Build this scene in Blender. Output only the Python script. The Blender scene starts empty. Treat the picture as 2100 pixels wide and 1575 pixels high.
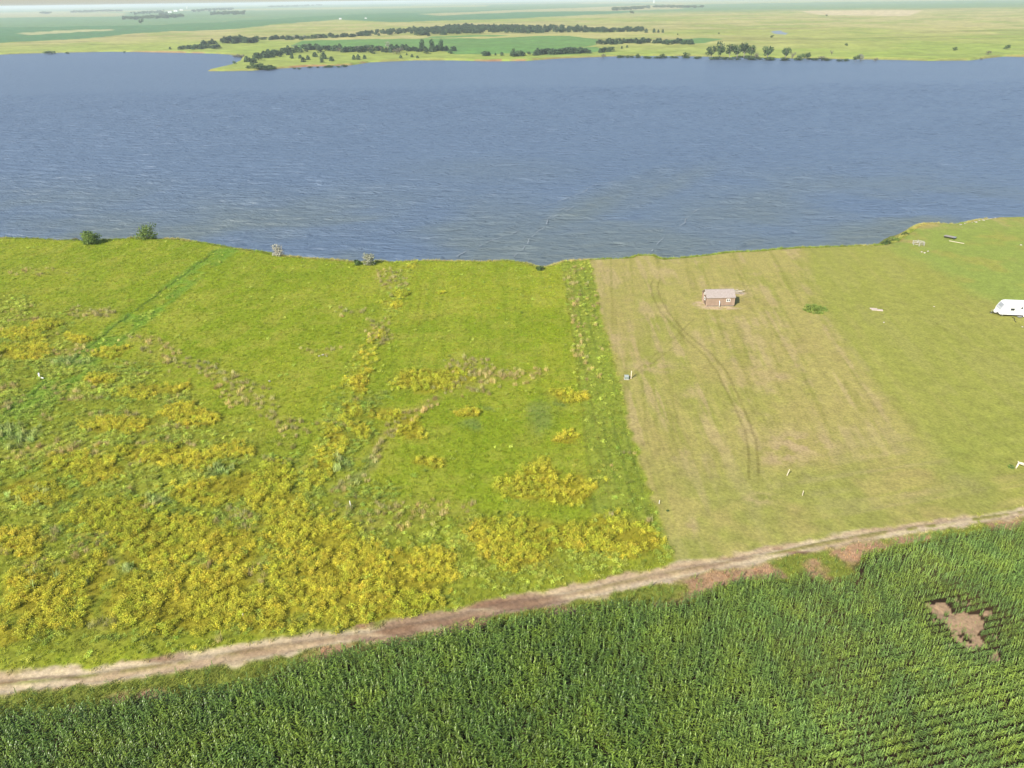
import bpy, bmesh, math, random
import numpy as np
from mathutils import Vector, Matrix, Euler

R = math.radians
random.seed(7)
rng = np.random.default_rng(11)
scene = bpy.context.scene
col = scene.collection

# ------------------------------------------------------------------ camera
CAM_H = 57.0
FPX = 1483.0            # focal length in photo pixels (2100 x 1575)
PITCH = math.atan(789.0 / FPX)
ROLL = -0.0140
cp, sp = math.cos(PITCH), math.sin(PITCH)
FWD = np.array([0, cp, -sp]); R0 = np.array([1.0, 0, 0]); U0 = np.array([0, sp, cp])
RGT = R0 * math.cos(ROLL) + U0 * math.sin(ROLL)
UPV = U0 * math.cos(ROLL) - R0 * math.sin(ROLL)
cam_data = bpy.data.cameras.new('camera')
cam = bpy.data.objects.new('camera', cam_data)
col.objects.link(cam)
cam_data.sensor_width = 36
cam_data.lens = 36 * FPX / 2100
cam_data.clip_start = 0.5
cam_data.clip_end = 90000
m = Matrix.Identity(4)
for i in range(3):
    m[i][0] = RGT[i]; m[i][1] = UPV[i]; m[i][2] = -FWD[i]
m[2][3] = CAM_H
cam.matrix_world = m
scene.camera = cam

# ------------------------------------------------------------------ light
SUN_EL = R(37)
SUN_AZ = math.atan2(-0.60, -0.80)           # the sun stands behind and left of the viewer
sun_dir = Vector((-0.60 * math.cos(SUN_EL), -0.80 * math.cos(SUN_EL), math.sin(SUN_EL)))
world = bpy.data.worlds.new('World'); scene.world = world
world.use_nodes = True
wn = world.node_tree
wn.nodes.clear()
sky = wn.nodes.new('ShaderNodeTexSky'); sky.sky_type = 'NISHITA'; sky.sun_disc = False
sky.sun_elevation = SUN_EL
sky.sun_rotation = math.atan2(sun_dir.x, sun_dir.y)
sky.altitude = 500; sky.air_density = 1.0; sky.dust_density = 1.4; sky.ozone_density = 1.0
bg = wn.nodes.new('ShaderNodeBackground'); bg.inputs[1].default_value = 0.10
wo = wn.nodes.new('ShaderNodeOutputWorld')
wn.links.new(sky.outputs[0], bg.inputs[0]); wn.links.new(bg.outputs[0], wo.inputs[0])
sl = bpy.data.lights.new('sun', 'SUN'); sl.energy = 4.2; sl.angle = R(0.6); sl.color = (1.0, 0.93, 0.82)
so = bpy.data.objects.new('sun', sl); col.objects.link(so)
so.rotation_euler = sun_dir.to_track_quat('Z', 'Y').to_euler()
so.location = (-60, -80, 90)
scene.view_settings.view_transform = 'Standard'
scene.view_settings.look = 'None'
scene.view_settings.exposure = 0.85
scene.view_settings.gamma = 1
scene.render.engine = 'CYCLES'
scene.cycles.max_bounces = 5
scene.cycles.volume_bounces = 1
scene.cycles.diffuse_bounces = 2
scene.cycles.glossy_bounces = 2
scene.cycles.transmission_bounces = 2
scene.cycles.transparent_max_bounces = 6
scene.cycles.use_adaptive_sampling = True
scene.cycles.use_denoising = True

# ------------------------------------------------------------------ helpers
def ray(x, y):
    return FWD + RGT * ((x - 1050) / FPX) + UPV * ((787.5 - y) / FPX)
def ground(x, y, z=0.0):
    """the ground point that the photograph shows at a place (survey of the site on level z)"""
    d = ray(x, y); t = (z - CAM_H) / d[2]
    return np.array([d[0] * t, d[1] * t])
def glist(pts, z=0.0):
    return np.array([ground(a, b, z) for a, b in pts])
def project(X, Y, Z):
    P = np.stack([X, Y, Z - CAM_H], -1)
    d = P @ FWD
    return 1050 + FPX * (P @ RGT) / d, 787.5 - FPX * (P @ UPV) / d, d
def mpp(x, y, z=0.0):
    """metres across per photo pixel on the ground there"""
    g = ground(x, y, z); P = np.array([g[0], g[1], z - CAM_H]); return float(P @ FWD) / FPX

def srgb(r, g, b):
    c = np.array([r, g, b]) / 255.0
    return np.where(c <= 0.04045, c / 12.92, ((c + 0.055) / 1.055) ** 2.4)
def C(r, g, b, k=1.6):
    return srgb(r, g, b) / k

def _h(ix, iy, s):
    n = (ix.astype(np.int64) * 374761393 + iy.astype(np.int64) * 668265263 + s * 974711) & 0xffffffff
    n = ((n ^ (n >> 13)) * 1274126177) & 0xffffffff
    return ((n ^ (n >> 16)) & 0xffff) / 65535.0
def vnoise(x, y, s=0):
    x0 = np.floor(x); y0 = np.floor(y); fx = x - x0; fy = y - y0
    fx = fx * fx * (3 - 2 * fx); fy = fy * fy * (3 - 2 * fy)
    a = _h(x0, y0, s); b = _h(x0 + 1, y0, s); c = _h(x0, y0 + 1, s); d = _h(x0 + 1, y0 + 1, s)
    return (a * (1 - fx) + b * fx) * (1 - fy) + (c * (1 - fx) + d * fx) * fy
def fbm(x, y, scale, o=4, s=0):
    v = 0; a = 1; t = 0
    x = x / scale; y = y / scale
    for i in range(o):
        v = v + a * vnoise(x + 17.3 * i, y - 9.1 * i, s + i); t += a; a *= 0.5; x = x * 2.03; y = y * 2.03
    return v / t
def sm(a, b, x):
    t = np.clip((x - a) / (b - a), 0, 1); return t * t * (3 - 2 * t)

def seg_dist(X, Y, P, param=False):
    best = np.full(X.shape, 1e9); bt = np.zeros(X.shape)
    acc = 0
    for (ax, ay), (bx, by) in zip(P[:-1], P[1:]):
        dx, dy = bx - ax, by - ay; L2 = dx * dx + dy * dy + 1e-9
        t = np.clip(((X - ax) * dx + (Y - ay) * dy) / L2, 0, 1)
        d = np.hypot(X - ax - t * dx, Y - ay - t * dy)
        k = d < best
        best = np.where(k, d, best)
        if param:
            bt = np.where(k, acc + t * math.sqrt(L2), bt)
        acc += math.sqrt(L2)
    return (best, bt) if param else best
def inside(X, Y, P):
    r = np.zeros(X.shape, bool); n = len(P)
    for i in range(n):
        ax, ay = P[i]; bx, by = P[(i + 1) % n]
        if ay == by: continue
        c = ((ay > Y) != (by > Y)) & (X < (bx - ax) * (Y - ay) / (by - ay) + ax)
        r ^= c
    return r
def poly(X, Y, P, soft=1.0):
    """soft mask of a polygon in world metres"""
    d = seg_dist(X, Y, np.vstack([P, P[:1]]))
    s = np.where(inside(X, Y, P), d, -d)
    return sm(-soft, soft, s)
def blob(X, Y, px, py, rx, ry, soft=0.5):
    """soft elliptical patch, centre and half-sizes read off the photograph, laid out on the ground"""
    c = ground(px, py); a = ground(px + rx, py) - c; b = ground(px, py - ry) - c
    M = np.linalg.inv(np.array([a, b]).T)
    u = M[0, 0] * (X - c[0]) + M[0, 1] * (Y - c[1]); v = M[1, 0] * (X - c[0]) + M[1, 1] * (Y - c[1])
    return 1 - sm(1 - soft, 1 + soft, np.hypot(u, v))
def mix(a, b, t):
    return a + (b - a) * t[..., None]

# ------------------------------------------------------------------ materials
def mat(name):
    M = bpy.data.materials.new(name); M.use_nodes = True
    nt = M.node_tree; nt.nodes.clear()
    out = nt.nodes.new('ShaderNodeOutputMaterial')
    b = nt.nodes.new('ShaderNodeBsdfPrincipled')
    nt.links.new(b.outputs[0], out.inputs[0])
    return M, nt, b
def N(nt, t, **kw):
    n = nt.nodes.new(t)
    for k, v in kw.items():
        if k in n.inputs: n.inputs[k].default_value = v
        else: setattr(n, k, v)
    return n
def noise(nt, scale, detail=3, rough=0.55, vec=None):
    n = N(nt, 'ShaderNodeTexNoise'); n.inputs['Scale'].default_value = scale
    n.inputs['Detail'].default_value = detail; n.inputs['Roughness'].default_value = rough
    if vec is not None: nt.links.new(vec, n.inputs['Vector'])
    return n
def ramp(nt, fac, stops):
    r = N(nt, 'ShaderNodeValToRGB'); nt.links.new(fac, r.inputs[0])
    e = r.color_ramp.elements
    while len(e) < len(stops): e.new(0.5)
    for i, (p, c) in enumerate(stops):
        e[i].position = p; e[i].color = (*c, 1)
    return r
def mixc(nt, a, b, fac=None, mode='MIX', f=0.5):
    n = N(nt, 'ShaderNodeMix'); n.data_type = 'RGBA'; n.blend_type = mode
    n.inputs[0].default_value = f
    if fac is not None: nt.links.new(fac, n.inputs[0])
    for s, i in ((a, 6), (b, 7)):
        if isinstance(s, (tuple, list)): n.inputs[i].default_value = (*s, 1)
        else: nt.links.new(s, n.inputs[i])
    return n.outputs[2]
def plain(name, c, rough=0.7, spec=0.3, var=0.15, nscale=4.0, bump=0.0, metal=0.0):
    """a procedural paint / wood / stone: base colour broken up by noise"""
    M, nt, b = mat(name)
    tc = N(nt, 'ShaderNodeTexCoord')
    n = noise(nt, nscale, 4, 0.6, tc.outputs['Object'])
    lo = tuple(x * (1 - var) for x in c); hi = tuple(min(1, x * (1 + var)) for x in c)
    r = ramp(nt, n.outputs[0], [(0.3, lo), (0.7, hi)])
    nt.links.new(r.outputs[0], b.inputs['Base Color'])
    b.inputs['Roughness'].default_value = rough
    b.inputs['Specular IOR Level'].default_value = spec
    b.inputs['Metallic'].default_value = metal
    if bump:
        bp = N(nt, 'ShaderNodeBump'); bp.inputs['Strength'].default_value = bump; bp.inputs['Distance'].default_value = 0.03
        nt.links.new(n.outputs[0], bp.inputs['Height']); nt.links.new(bp.outputs[0], b.inputs['Normal'])
    return M

def ground_material(name, fine, bump_d, amount=0.45):
    M, nt, b = mat(name)
    at = N(nt, 'ShaderNodeAttribute', attribute_name='col')
    ge = N(nt, 'ShaderNodeNewGeometry')
    n1 = noise(nt, fine, 5, 0.65, ge.outputs['Position'])
    n2 = noise(nt, fine * 0.22, 4, 0.6, ge.outputs['Position'])
    r1 = ramp(nt, n1.outputs[0], [(0.25, (1 - amount,) * 3), (0.75, (1 + amount * 0.9,) * 3)])
    r2 = ramp(nt, n2.outputs[0], [(0.3, (0.88, 0.86, 0.9)), (0.7, (1.12, 1.12, 1.05))])
    c = mixc(nt, at.outputs[0], r1.outputs[0], mode='MULTIPLY', f=1)
    c = mixc(nt, c, r2.outputs[0], mode='MULTIPLY', f=1)
    nt.links.new(c, b.inputs['Base Color'])
    b.inputs['Roughness'].default_value = 0.95; b.inputs['Specular IOR Level'].default_value = 0.08
    bp = N(nt, 'ShaderNodeBump'); bp.inputs['Strength'].default_value = 0.7; bp.inputs['Distance'].default_value = bump_d
    nt.links.new(n1.outputs[0], bp.inputs['Height']); nt.links.new(bp.outputs[0], b.inputs['Normal'])
    return M
def leaf_material(name, c=None, attr=None, var=0.35, rough=0.6, spec=0.25, patch=None, transl=0.25):
    """leaf colour from a fixed colour or the plant's own tint; each plant a little different"""
    M, nt, b = mat(name)
    oi = N(nt, 'ShaderNodeObjectInfo'); ge = N(nt, 'ShaderNodeNewGeometry')
    if attr:
        at = N(nt, 'ShaderNodeAttribute', attribute_name=attr); at.attribute_type = 'INSTANCER'
        base = at.outputs[0]
    else:
        base = N(nt, 'ShaderNodeRGB'); base.outputs[0].default_value = (*c, 1); base = base.outputs[0]
    r = ramp(nt, oi.outputs['Random'], [(0, (1 - var,) * 3), (1, (1 + var,) * 3)])
    x = mixc(nt, base, r.outputs[0], mode='MULTIPLY', f=1)
    n = noise(nt, 3.0, 2, 0.5, ge.outputs['Position'])
    r2 = ramp(nt, n.outputs[0], [(0.3, (0.7, 0.75, 0.7)), (0.7, (1.25, 1.22, 1.15))])
    x = mixc(nt, x, r2.outputs[0], mode='MULTIPLY', f=1)
    if patch:
        for sc, ca in patch:
            pn = noise(nt, sc, 3, 0.5, ge.outputs['Position'])
            pr = ramp(nt, pn.outputs[0], [(0.4, (0.85, 0.9, 1.0)), (0.65, ca)])
            x = mixc(nt, x, pr.outputs[0], mode='MULTIPLY', f=1)
    nt.links.new(x, b.inputs['Base Color'])
    b.inputs['Roughness'].default_value = rough; b.inputs['Specular IOR Level'].default_value = spec
    if transl:
        tr = N(nt, 'ShaderNodeBsdfTranslucent'); nt.links.new(x, tr.inputs[0])
        ms = N(nt, 'ShaderNodeMixShader'); ms.inputs[0].default_value = transl
        nt.links.new(b.outputs[0], ms.inputs[1]); nt.links.new(tr.outputs[0], ms.inputs[2])
        out = [q for q in nt.nodes if q.type == 'OUTPUT_MATERIAL'][0]
        nt.links.new(ms.outputs[0], out.inputs[0])
    return M

def water_material():
    M, nt, b = mat('lake_water')
    ge = N(nt, 'ShaderNodeNewGeometry')
    mp = N(nt, 'ShaderNodeMapping'); mp.inputs['Rotation'].default_value = (0, 0, R(6)); mp.inputs['Scale'].default_value = (0.34, 1.0, 1.0)
    nt.links.new(ge.outputs['Position'], mp.inputs[0])
    w1 = noise(nt, 0.40, 3, 0.6, mp.outputs[0]); w1.inputs['Distortion'].default_value = 0.6
    w2 = noise(nt, 1.6, 3, 0.6, mp.outputs[0])
    w3 = noise(nt, 0.05, 3, 0.5, mp.outputs[0])
    add = N(nt, 'ShaderNodeMath', operation='MULTIPLY_ADD'); add.inputs[1].default_value = 0.35
    nt.links.new(w2.outputs[0], add.inputs[0]); nt.links.new(w1.outputs[0], add.inputs[2])
    bp = N(nt, 'ShaderNodeBump'); bp.inputs['Strength'].default_value = 1.0; bp.inputs['Distance'].default_value = 1.2
    nt.links.new(add.outputs[0], bp.inputs['Height']); nt.links.new(bp.outputs[0], b.inputs['Normal'])
    # stirred-up silt near the shore, clear and blue further out
    at = N(nt, 'ShaderNodeAttribute', attribute_name='silt')
    n = noise(nt, 0.035, 4, 0.6, mp.outputs[0])
    c1 = mixc(nt, (0.088, 0.128, 0.188), (0.108, 0.152, 0.216), fac=n.outputs[0])
    c2 = mixc(nt, c1, (0.118, 0.146, 0.142), fac=at.outputs['Fac'])
    nt.links.new(c2, b.inputs['Base Color'])
    b.inputs['Roughness'].default_value = 0.40
    b.inputs['IOR'].default_value = 1.333
    b.inputs['Specular IOR Level'].default_value = 0.5
    return M

# ------------------------------------------------------------------ object helpers
def tag(o, label=None, cat=None, group=None, kind=None):
    if label: o['label'] = label
    if cat: o['category'] = cat
    if group: o['group'] = group
    if kind: o['kind'] = kind
    return o
def link(name, mesh, material=None, parent=None, loc=None, rot=None, scale=None):
    o = bpy.data.objects.new(name, mesh); col.objects.link(o)
    if material is not None and mesh is not None and not mesh.materials: mesh.materials.append(material)
    if parent is not None: o.parent = parent
    if loc is not None: o.location = loc
    if rot is not None: o.rotation_euler = rot
    if scale is not None: o.scale = scale if hasattr(scale, '__len__') else (scale,) * 3
    return o
def np_mesh(name, V, F, smooth=False, attrs=None):
    """V (n,3), F (k,3|4)"""
    me = bpy.data.meshes.new(name)
    V = np.asarray(V, np.float32); F = np.asarray(F, np.int32)
    k = F.shape[1]
    me.vertices.add(len(V)); me.vertices.foreach_set('co', V.ravel())
    me.loops.add(F.size); me.loops.foreach_set('vertex_index', F.ravel())
    me.polygons.add(len(F)); me.polygons.foreach_set('loop_start', np.arange(0, F.size, k, dtype=np.int32))
    me.update(calc_edges=True)
    if smooth: me.polygons.foreach_set('use_smooth', np.ones(len(F), bool))
    for an, (ty, dat) in (attrs or {}).items():
        a = me.attributes.new(an, ty, 'POINT')
        dat = np.asarray(dat, np.float32)
        if ty == 'FLOAT_COLOR':
            dat = np.concatenate([dat, np.ones((len(dat), 1), np.float32)], 1); a.data.foreach_set('color', dat.ravel())
        else: a.data.foreach_set('value', dat.ravel())
    me.validate()
    return me
class MB:
    """collects shapes into one mesh"""
    def __init__(s): s.v = []; s.f = []
    def add(s, V, F):
        o = len(s.v); s.v += [tuple(p) for p in V]; s.f += [tuple(i + o for i in f) for f in F]; return s
    def box(s, x0, x1, y0, y1, z0, z1):
        return s.add([(x0, y0, z0), (x1, y0, z0), (x1, y1, z0), (x0, y1, z0), (x0, y0, z1), (x1, y0, z1), (x1, y1, z1), (x0, y1, z1)],
                     [(0, 3, 2, 1), (4, 5, 6, 7), (0, 1, 5, 4), (1, 2, 6, 5), (2, 3, 7, 6), (3, 0, 4, 7)])
    def bar(s, a, b, w, h=None):
        a = Vector(a); b = Vector(b); h = h or w
        d = (b - a).normalized(); u = Vector((0, 0, 1)) if abs(d.z) < 0.9 else Vector((1, 0, 0))
        x = d.cross(u).normalized() * w / 2; y = x.cross(d).normalized() * h / 2
        V = [p + sx * x + sy * y for p in (a, b) for sx, sy in ((-1, -1), (1, -1), (1, 1), (-1, 1))]
        return s.add(V, [(0, 1, 2, 3), (7, 6, 5, 4), (0, 4, 5, 1), (1, 5, 6, 2), (2, 6, 7, 3), (3, 7, 4, 0)])
    def tube(s, pts, radii, n=8):
        pts = [Vector(p) for p in pts]
        if not hasattr(radii, '__len__'): radii = [radii] * len(pts)
        V = []; F = []
        for i, p in enumerate(pts):
            d = (pts[min(i + 1, len(pts) - 1)] - pts[max(i - 1, 0)]).normalized()
            u = Vector((0, 0, 1)) if abs(d.z) < 0.9 else Vector((1, 0, 0))
            x = d.cross(u).normalized(); y = x.cross(d)
            V += [p + radii[i] * (math.cos(2 * math.pi * k / n) * x + math.sin(2 * math.pi * k / n) * y) for k in range(n)]
        for i in range(len(pts) - 1):
            for k in range(n):
                F.append((i * n + k, i * n + (k + 1) % n, (i + 1) * n + (k + 1) % n, (i + 1) * n + k))
        F.append(tuple(range(n))[::-1]); F.append(tuple((len(pts) - 1) * n + k for k in range(n)))
        return s.add(V, F)
    def prism(s, prof, y0, y1):
        """prof: list of (x, z), extruded along y"""
        n = len(prof)
        V = [(x, y0, z) for x, z in prof] + [(x, y1, z) for x, z in prof]
        F = [tuple(range(n)), tuple(range(2 * n - 1, n - 1, -1))] + [(i, i + n, (i + 1) % n + n, (i + 1) % n) for i in range(n)]
        return s.add(V, F)
    def mesh(s, name, bevel=0.0, smooth=False, seg=2):
        me = bpy.data.meshes.new(name); me.from_pydata(s.v, [], s.f)
        bm = bmesh.new(); bm.from_mesh(me)
        bmesh.ops.recalc_face_normals(bm, faces=bm.faces)
        if bevel:
            bmesh.ops.bevel(bm, geom=list(bm.edges), offset=bevel, segments=seg, affect='EDGES', clamp_overlap=True)
        bm.to_mesh(me); bm.free()
        if smooth: me.polygons.foreach_set('use_smooth', [True] * len(me.polygons))
        return me
    def build(s, name, material, parent=None, bevel=0.0, smooth=False, **kw):
        return link(name, s.mesh(name, bevel, smooth), material, parent, **kw)
def empty(name, loc, rz=0.0, scale=None):
    o = bpy.data.objects.new(name, None); col.objects.link(o)
    o.empty_display_size = 0.3
    o.location = loc; o.rotation_euler = (0, 0, rz)
    if scale is not None: o.scale = (scale,) * 3 if not hasattr(scale, '__len__') else scale
    return o

_scatter_tree = None
def scatter_tree():
    global _scatter_tree
    if _scatter_tree: return _scatter_tree
    g = bpy.data.node_groups.new('scatter', 'GeometryNodeTree')
    g.interface.new_socket('Geometry', in_out='INPUT', socket_type='NodeSocketGeometry')
    cs = g.interface.new_socket('Plants', in_out='INPUT', socket_type='NodeSocketCollection')
    g.interface.new_socket('Geometry', in_out='OUTPUT', socket_type='NodeSocketGeometry')
    gi = g.nodes.new('NodeGroupInput'); go = g.nodes.new('NodeGroupOutput')
    ci = g.nodes.new('GeometryNodeCollectionInfo'); ci.inputs['Separate Children'].default_value = True; ci.inputs['Reset Children'].default_value = True
    ip = g.nodes.new('GeometryNodeInstanceOnPoints'); ip.inputs['Pick Instance'].default_value = True
    def na(name, ty):
        n = g.nodes.new('GeometryNodeInputNamedAttribute'); n.data_type = ty; n.inputs[0].default_value = name; return n.outputs[0]
    g.links.new(gi.outputs[0], ip.inputs['Points']); g.links.new(gi.outputs[1], ci.inputs[0])
    g.links.new(ci.outputs[0], ip.inputs['Instance'])
    g.links.new(na('vi', 'INT'), ip.inputs['Instance Index'])
    e2r = g.nodes.new('FunctionNodeEulerToRotation'); g.links.new(na('rot', 'FLOAT_VECTOR'), e2r.inputs[0])
    g.links.new(e2r.outputs[0], ip.inputs['Rotation'])
    g.links.new(na('scl', 'FLOAT_VECTOR'), ip.inputs['Scale'])
    g.links.new(ip.outputs[0], go.inputs[0])
    _scatter_tree = (g, cs.identifier); return _scatter_tree
def scatter(name, P, rot, scl, vi, meshes, tint=None):
    """one stuff object: plants set out at the points P"""
    me = bpy.data.meshes.new(name)
    me.vertices.add(len(P)); me.vertices.foreach_set('co', np.asarray(P, np.float32).ravel())
    for an, ty, d in (('rot', 'FLOAT_VECTOR', rot), ('scl', 'FLOAT_VECTOR', scl)):
        a = me.attributes.new(an, ty, 'POINT'); a.data.foreach_set('vector', np.asarray(d, np.float32).ravel())
    a = me.attributes.new('vi', 'INT', 'POINT'); a.data.foreach_set('value', np.asarray(vi, np.int32))
    if tint is not None:
        a = me.attributes.new('tint', 'FLOAT_COLOR', 'POINT')
        a.data.foreach_set('color', np.concatenate([tint, np.ones((len(tint), 1))], 1).astype(np.float32).ravel())
    c = bpy.data.collections.new(name + '_kinds')
    for i, q in enumerate(meshes):
        c.objects.link(bpy.data.objects.new('%s_kind_%02d' % (name, i), q))
    o = link(name, me)
    if meshes[0].materials: me.materials.append(meshes[0].materials[0])
    g, ident = scatter_tree()
    md = o.modifiers.new('scatter', 'NODES'); md.node_group = g; md[ident] = c
    o['kind'] = 'stuff'
    return o

# ================================================================== NEAR LAND
WATER_Z = -6.0
shore_px = [(-260, 478), (-120, 482), (0, 484), (70, 484), (140, 487), (200, 489), (240, 487), (290, 483), (350, 485), (400, 491), (450, 498), (500, 505),
            (545, 513), (580, 520), (640, 525), (730, 532), (800, 530), (860, 528), (940, 529), (1040, 530), (1085, 534), (1108, 543),
            (1132, 538), (1152, 531), (1210, 526), (1290, 523), (1300, 518), (1345, 519), (1360, 525), (1400, 521), (1500, 512), (1600, 506), (1700, 500), (1805, 497),
            (1832, 489), (1852, 475), (1868, 462), (1890, 453), (1925, 452), (1960, 455), (2000, 447), (2040, 440), (2100, 440), (2250, 442), (2400, 436)]
SHORE = glist(shore_px)
SHORE = np.vstack([[-3500, SHORE[0, 1] + 60], [-400, SHORE[0, 1] + 5], SHORE, [600, SHORE[-1, 1] + 10], [3500, SHORE[-1, 1] + 60]])
def shore_sd(X, Y):
    d = seg_dist(X, Y, SHORE)
    return np.where(Y < np.interp(X, SHORE[:, 0], SHORE[:, 1]), d, -d)
HUMP = ground(395, 520)
def near_z(X, Y, sd=None):
    if sd is None: sd = shore_sd(X, Y)
    z = (fbm(X, Y, 60, 2, 5) - 0.5) * 0.9 * sm(4, 40, sd)
    w = fbm(X, Y, 7, 3, 8)
    z = z - 6.6 * sm(2.0 + 2 * w, -9.5, sd) ** 0.9
    z = z - 0.25 * (fbm(X, Y, 2.0, 2, 21) - 0.5) * sm(1, -3, sd)
    return z

# --- lines of the plots, roads and fields, surveyed on the ground
road_up = glist([(-150, 1396), (0, 1380), (167, 1367), (333, 1343), (500, 1315), (700, 1288), (773, 1277), (933, 1247), (1033, 1220), (1133, 1207), (1267, 1175), (1400, 1149), (1600, 1115), (1733, 1090), (1867, 1070), (2033, 1047), (2100, 1037), (2300, 1008)])
road_lo = glist([(-150, 1444), (0, 1425), (167, 1408), (333, 1383), (433, 1367), (533, 1350), (633, 1333), (700, 1320), (800, 1307), (933, 1282), (1033, 1257), (1167, 1233), (1300, 1207), (1400, 1184), (1567, 1150), (1700, 1122), (1900, 1088), (2100, 1057), (2300, 1026)])
CORN_H = 1.3
corn_edge = glist([(-200, 1470), (0, 1452), (110, 1445), (207, 1433), (267, 1413), (333, 1413), (433, 1398), (533, 1383), (567, 1360), (640, 1340), (700, 1323), (800, 1310), (900, 1286), (1033, 1260), (1167, 1236),
                   (1200, 1240), (1267, 1222), (1333, 1227), (1400, 1218), (1490, 1180), (1533, 1167), (1613, 1166), (1653, 1156), (1687, 1172), (1753, 1167), (1773, 1120), (1843, 1099), (1967, 1078), (2100, 1061), (2300, 1030)], CORN_H)
corn_poly = np.vstack([[corn_edge[0, 0] - 60, corn_edge[0, 1] - 10], corn_edge, [220, corn_edge[-1, 1] + 8], [220, -60], [-220, -60]])
corn_gap = glist([(1930, 1240), (1945, 1228), (1985, 1228), (2010, 1245), (2042, 1256), (2036, 1270), (2012, 1284), (2005, 1306), (1980, 1312), (1960, 1290), (1935, 1284)], 0.8)
corn_gap2 = glist([(2030, 1330), (2055, 1325), (2060, 1345), (2035, 1347)], 0.8)
lawn_edge = [(1211, 520), (1219, 570), (1232, 640), (1262, 745), (1285, 850), (1310, 930), (1345, 1040), (1380, 1130), (1393, 1165)]
lawn = glist(lawn_edge + [(1600, 1116), (1867, 1070), (2100, 1037), (2400, 1000), (2600, 500), (2100, 425), (1800, 480), (1400, 505)])
lawn_green = glist([(1640, 505), (1690, 640), (1790, 780), (1900, 900), (1965, 965), (2100, 950), (2400, 940), (2600, 470), (1800, 470)])
lawn_top = glist([(1800, 500), (1900, 540), (1985, 590), (2100, 640), (2400, 660), (2500, 420), (1800, 430)])
strip = glist([(1150, 533), (1165, 620), (1178, 700), (1185, 760), (1195, 830), (1200, 900), (1212, 980), (1216, 1040), (1260, 1090), (1385, 1100), (1345, 1040), (1310, 930), (1285, 850), (1262, 745), (1232, 640), (1219, 570), (1211, 527)])
fence_l = glist([(845, 545), (822, 585), (795, 640), (765, 700), (735, 760), (700, 820), (668, 890), (635, 980), (600, 1090), (565, 1190), (535, 1270)])
rough = glist([(-300, 590), (0, 600), (60, 610), (130, 655), (165, 700), (215, 735), (300, 745), (345, 790), (430, 830), (470, 870), (550, 905), (590, 930), (625, 950), (660, 890), (720, 830), (800, 800), (760, 900), (720, 960), (690, 1020),
               (640, 1110), (600, 1190), (545, 1300), (330, 1325), (160, 1350), (0, 1365), (-300, 1390)])
mid_rough = glist([(690, 1030), (760, 990), (860, 1020), (960, 1060), (1080, 1080), (1230, 1085), (1390, 1085), (1390, 1150), (1267, 1170), (1133, 1203), (933, 1243), (773, 1273), (560, 1305), (600, 1190), (650, 1090)])
track = glist([(447, 512), (330, 598), (240, 665), (150, 738), (75, 800), (0, 858), (-150, 970)])
brown_trail = glist([(270, 690), (330, 715), (380, 742), (430, 770), (475, 785), (530, 830), (600, 880)])
arc = glist([(1110, 770), (1040, 765), (960, 770), (920, 790), (870, 840), (820, 880), (790, 900), (760, 960), (715, 1010)])
tyre = [glist(p) for p in (
    [(1340, 573), (1334, 585), (1340, 610), (1355, 640), (1385, 672), (1412, 700), (1445, 727), (1470, 760), (1490, 800), (1510, 840), (1530, 885), (1536, 930), (1536, 980)],
    [(1352, 575), (1348, 590), (1356, 615), (1375, 645), (1405, 680), (1432, 703), (1462, 728), (1490, 760), (1510, 800), (1532, 850), (1551, 900), (1556, 945), (1556, 990)],
    [(1295, 768), (1335, 735), (1370, 705), (1400, 676), (1425, 652)],
    [(1302, 772), (1345, 740), (1380, 712), (1412, 682)],
    [(862, 585), (865, 600), (855, 640), (835, 690)], [(872, 585), (868, 640), (850, 690)],
    [(1168, 560), (1178, 640), (1190, 700), (1205, 790), (1225, 880), (1245, 990), (1255, 1050)],
    [(1180, 690), (1182, 760), (1195, 840), (1200, 900), (1214, 975), (1210, 1030), (1180, 1060)],
    [(1160, 600), (1176, 700), (1190, 790)])]
yellow_blobs = [(860, 785, 60, 17), (905, 770, 45, 12), (825, 772, 25, 10), (795, 855, 40, 14), (845, 880, 28, 17), (885, 940, 35, 10), (1095, 985, 62, 28), (1160, 1000, 60, 26), (1130, 960, 30, 14), (1178, 890, 20, 12),
                (1170, 810, 28, 9), (690, 1140, 90, 70), (760, 1200, 130, 75), (870, 1160, 60, 40), (620, 1200, 70, 70), (560, 1250, 60, 45), (1010, 1110, 50, 30), (1085, 1115, 75, 40), (1180, 1105, 60, 30), (1260, 1095, 80, 32), (1330, 1095, 30, 22),
                (420, 1230, 130, 60), (280, 1240, 90, 55), (120, 1200, 110, 50), (40, 1110, 60, 30), (330, 1110, 120, 45), (230, 1060, 80, 30), (420, 1010, 90, 28), (180, 960, 90, 26), (60, 1010, 60, 20), (330, 930, 90, 22), (250, 870, 80, 18), (400, 850, 60, 16), (300, 800, 50, 12), (210, 775, 32, 14), (232, 722, 28, 10), (370, 800, 28, 9),
                (60, 690, 50, 14), (40, 720, 60, 12), (100, 665, 30, 9), (160, 690, 20, 6), (520, 1000, 60, 36), (480, 1120, 60, 40), (590, 1060, 40, 50), (560, 960, 30, 20), (480, 920, 40, 14), (120, 1270, 70, 25), (20, 1290, 40, 20),
                (820, 600, 12, 8), (808, 620, 14, 8), (735, 790, 16, 20), (720, 850, 22, 20), (680, 900, 26, 26), (655, 960, 26, 30), (745, 880, 20, 14), (905, 600, 14, 3), (950, 850, 30, 8)]
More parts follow.
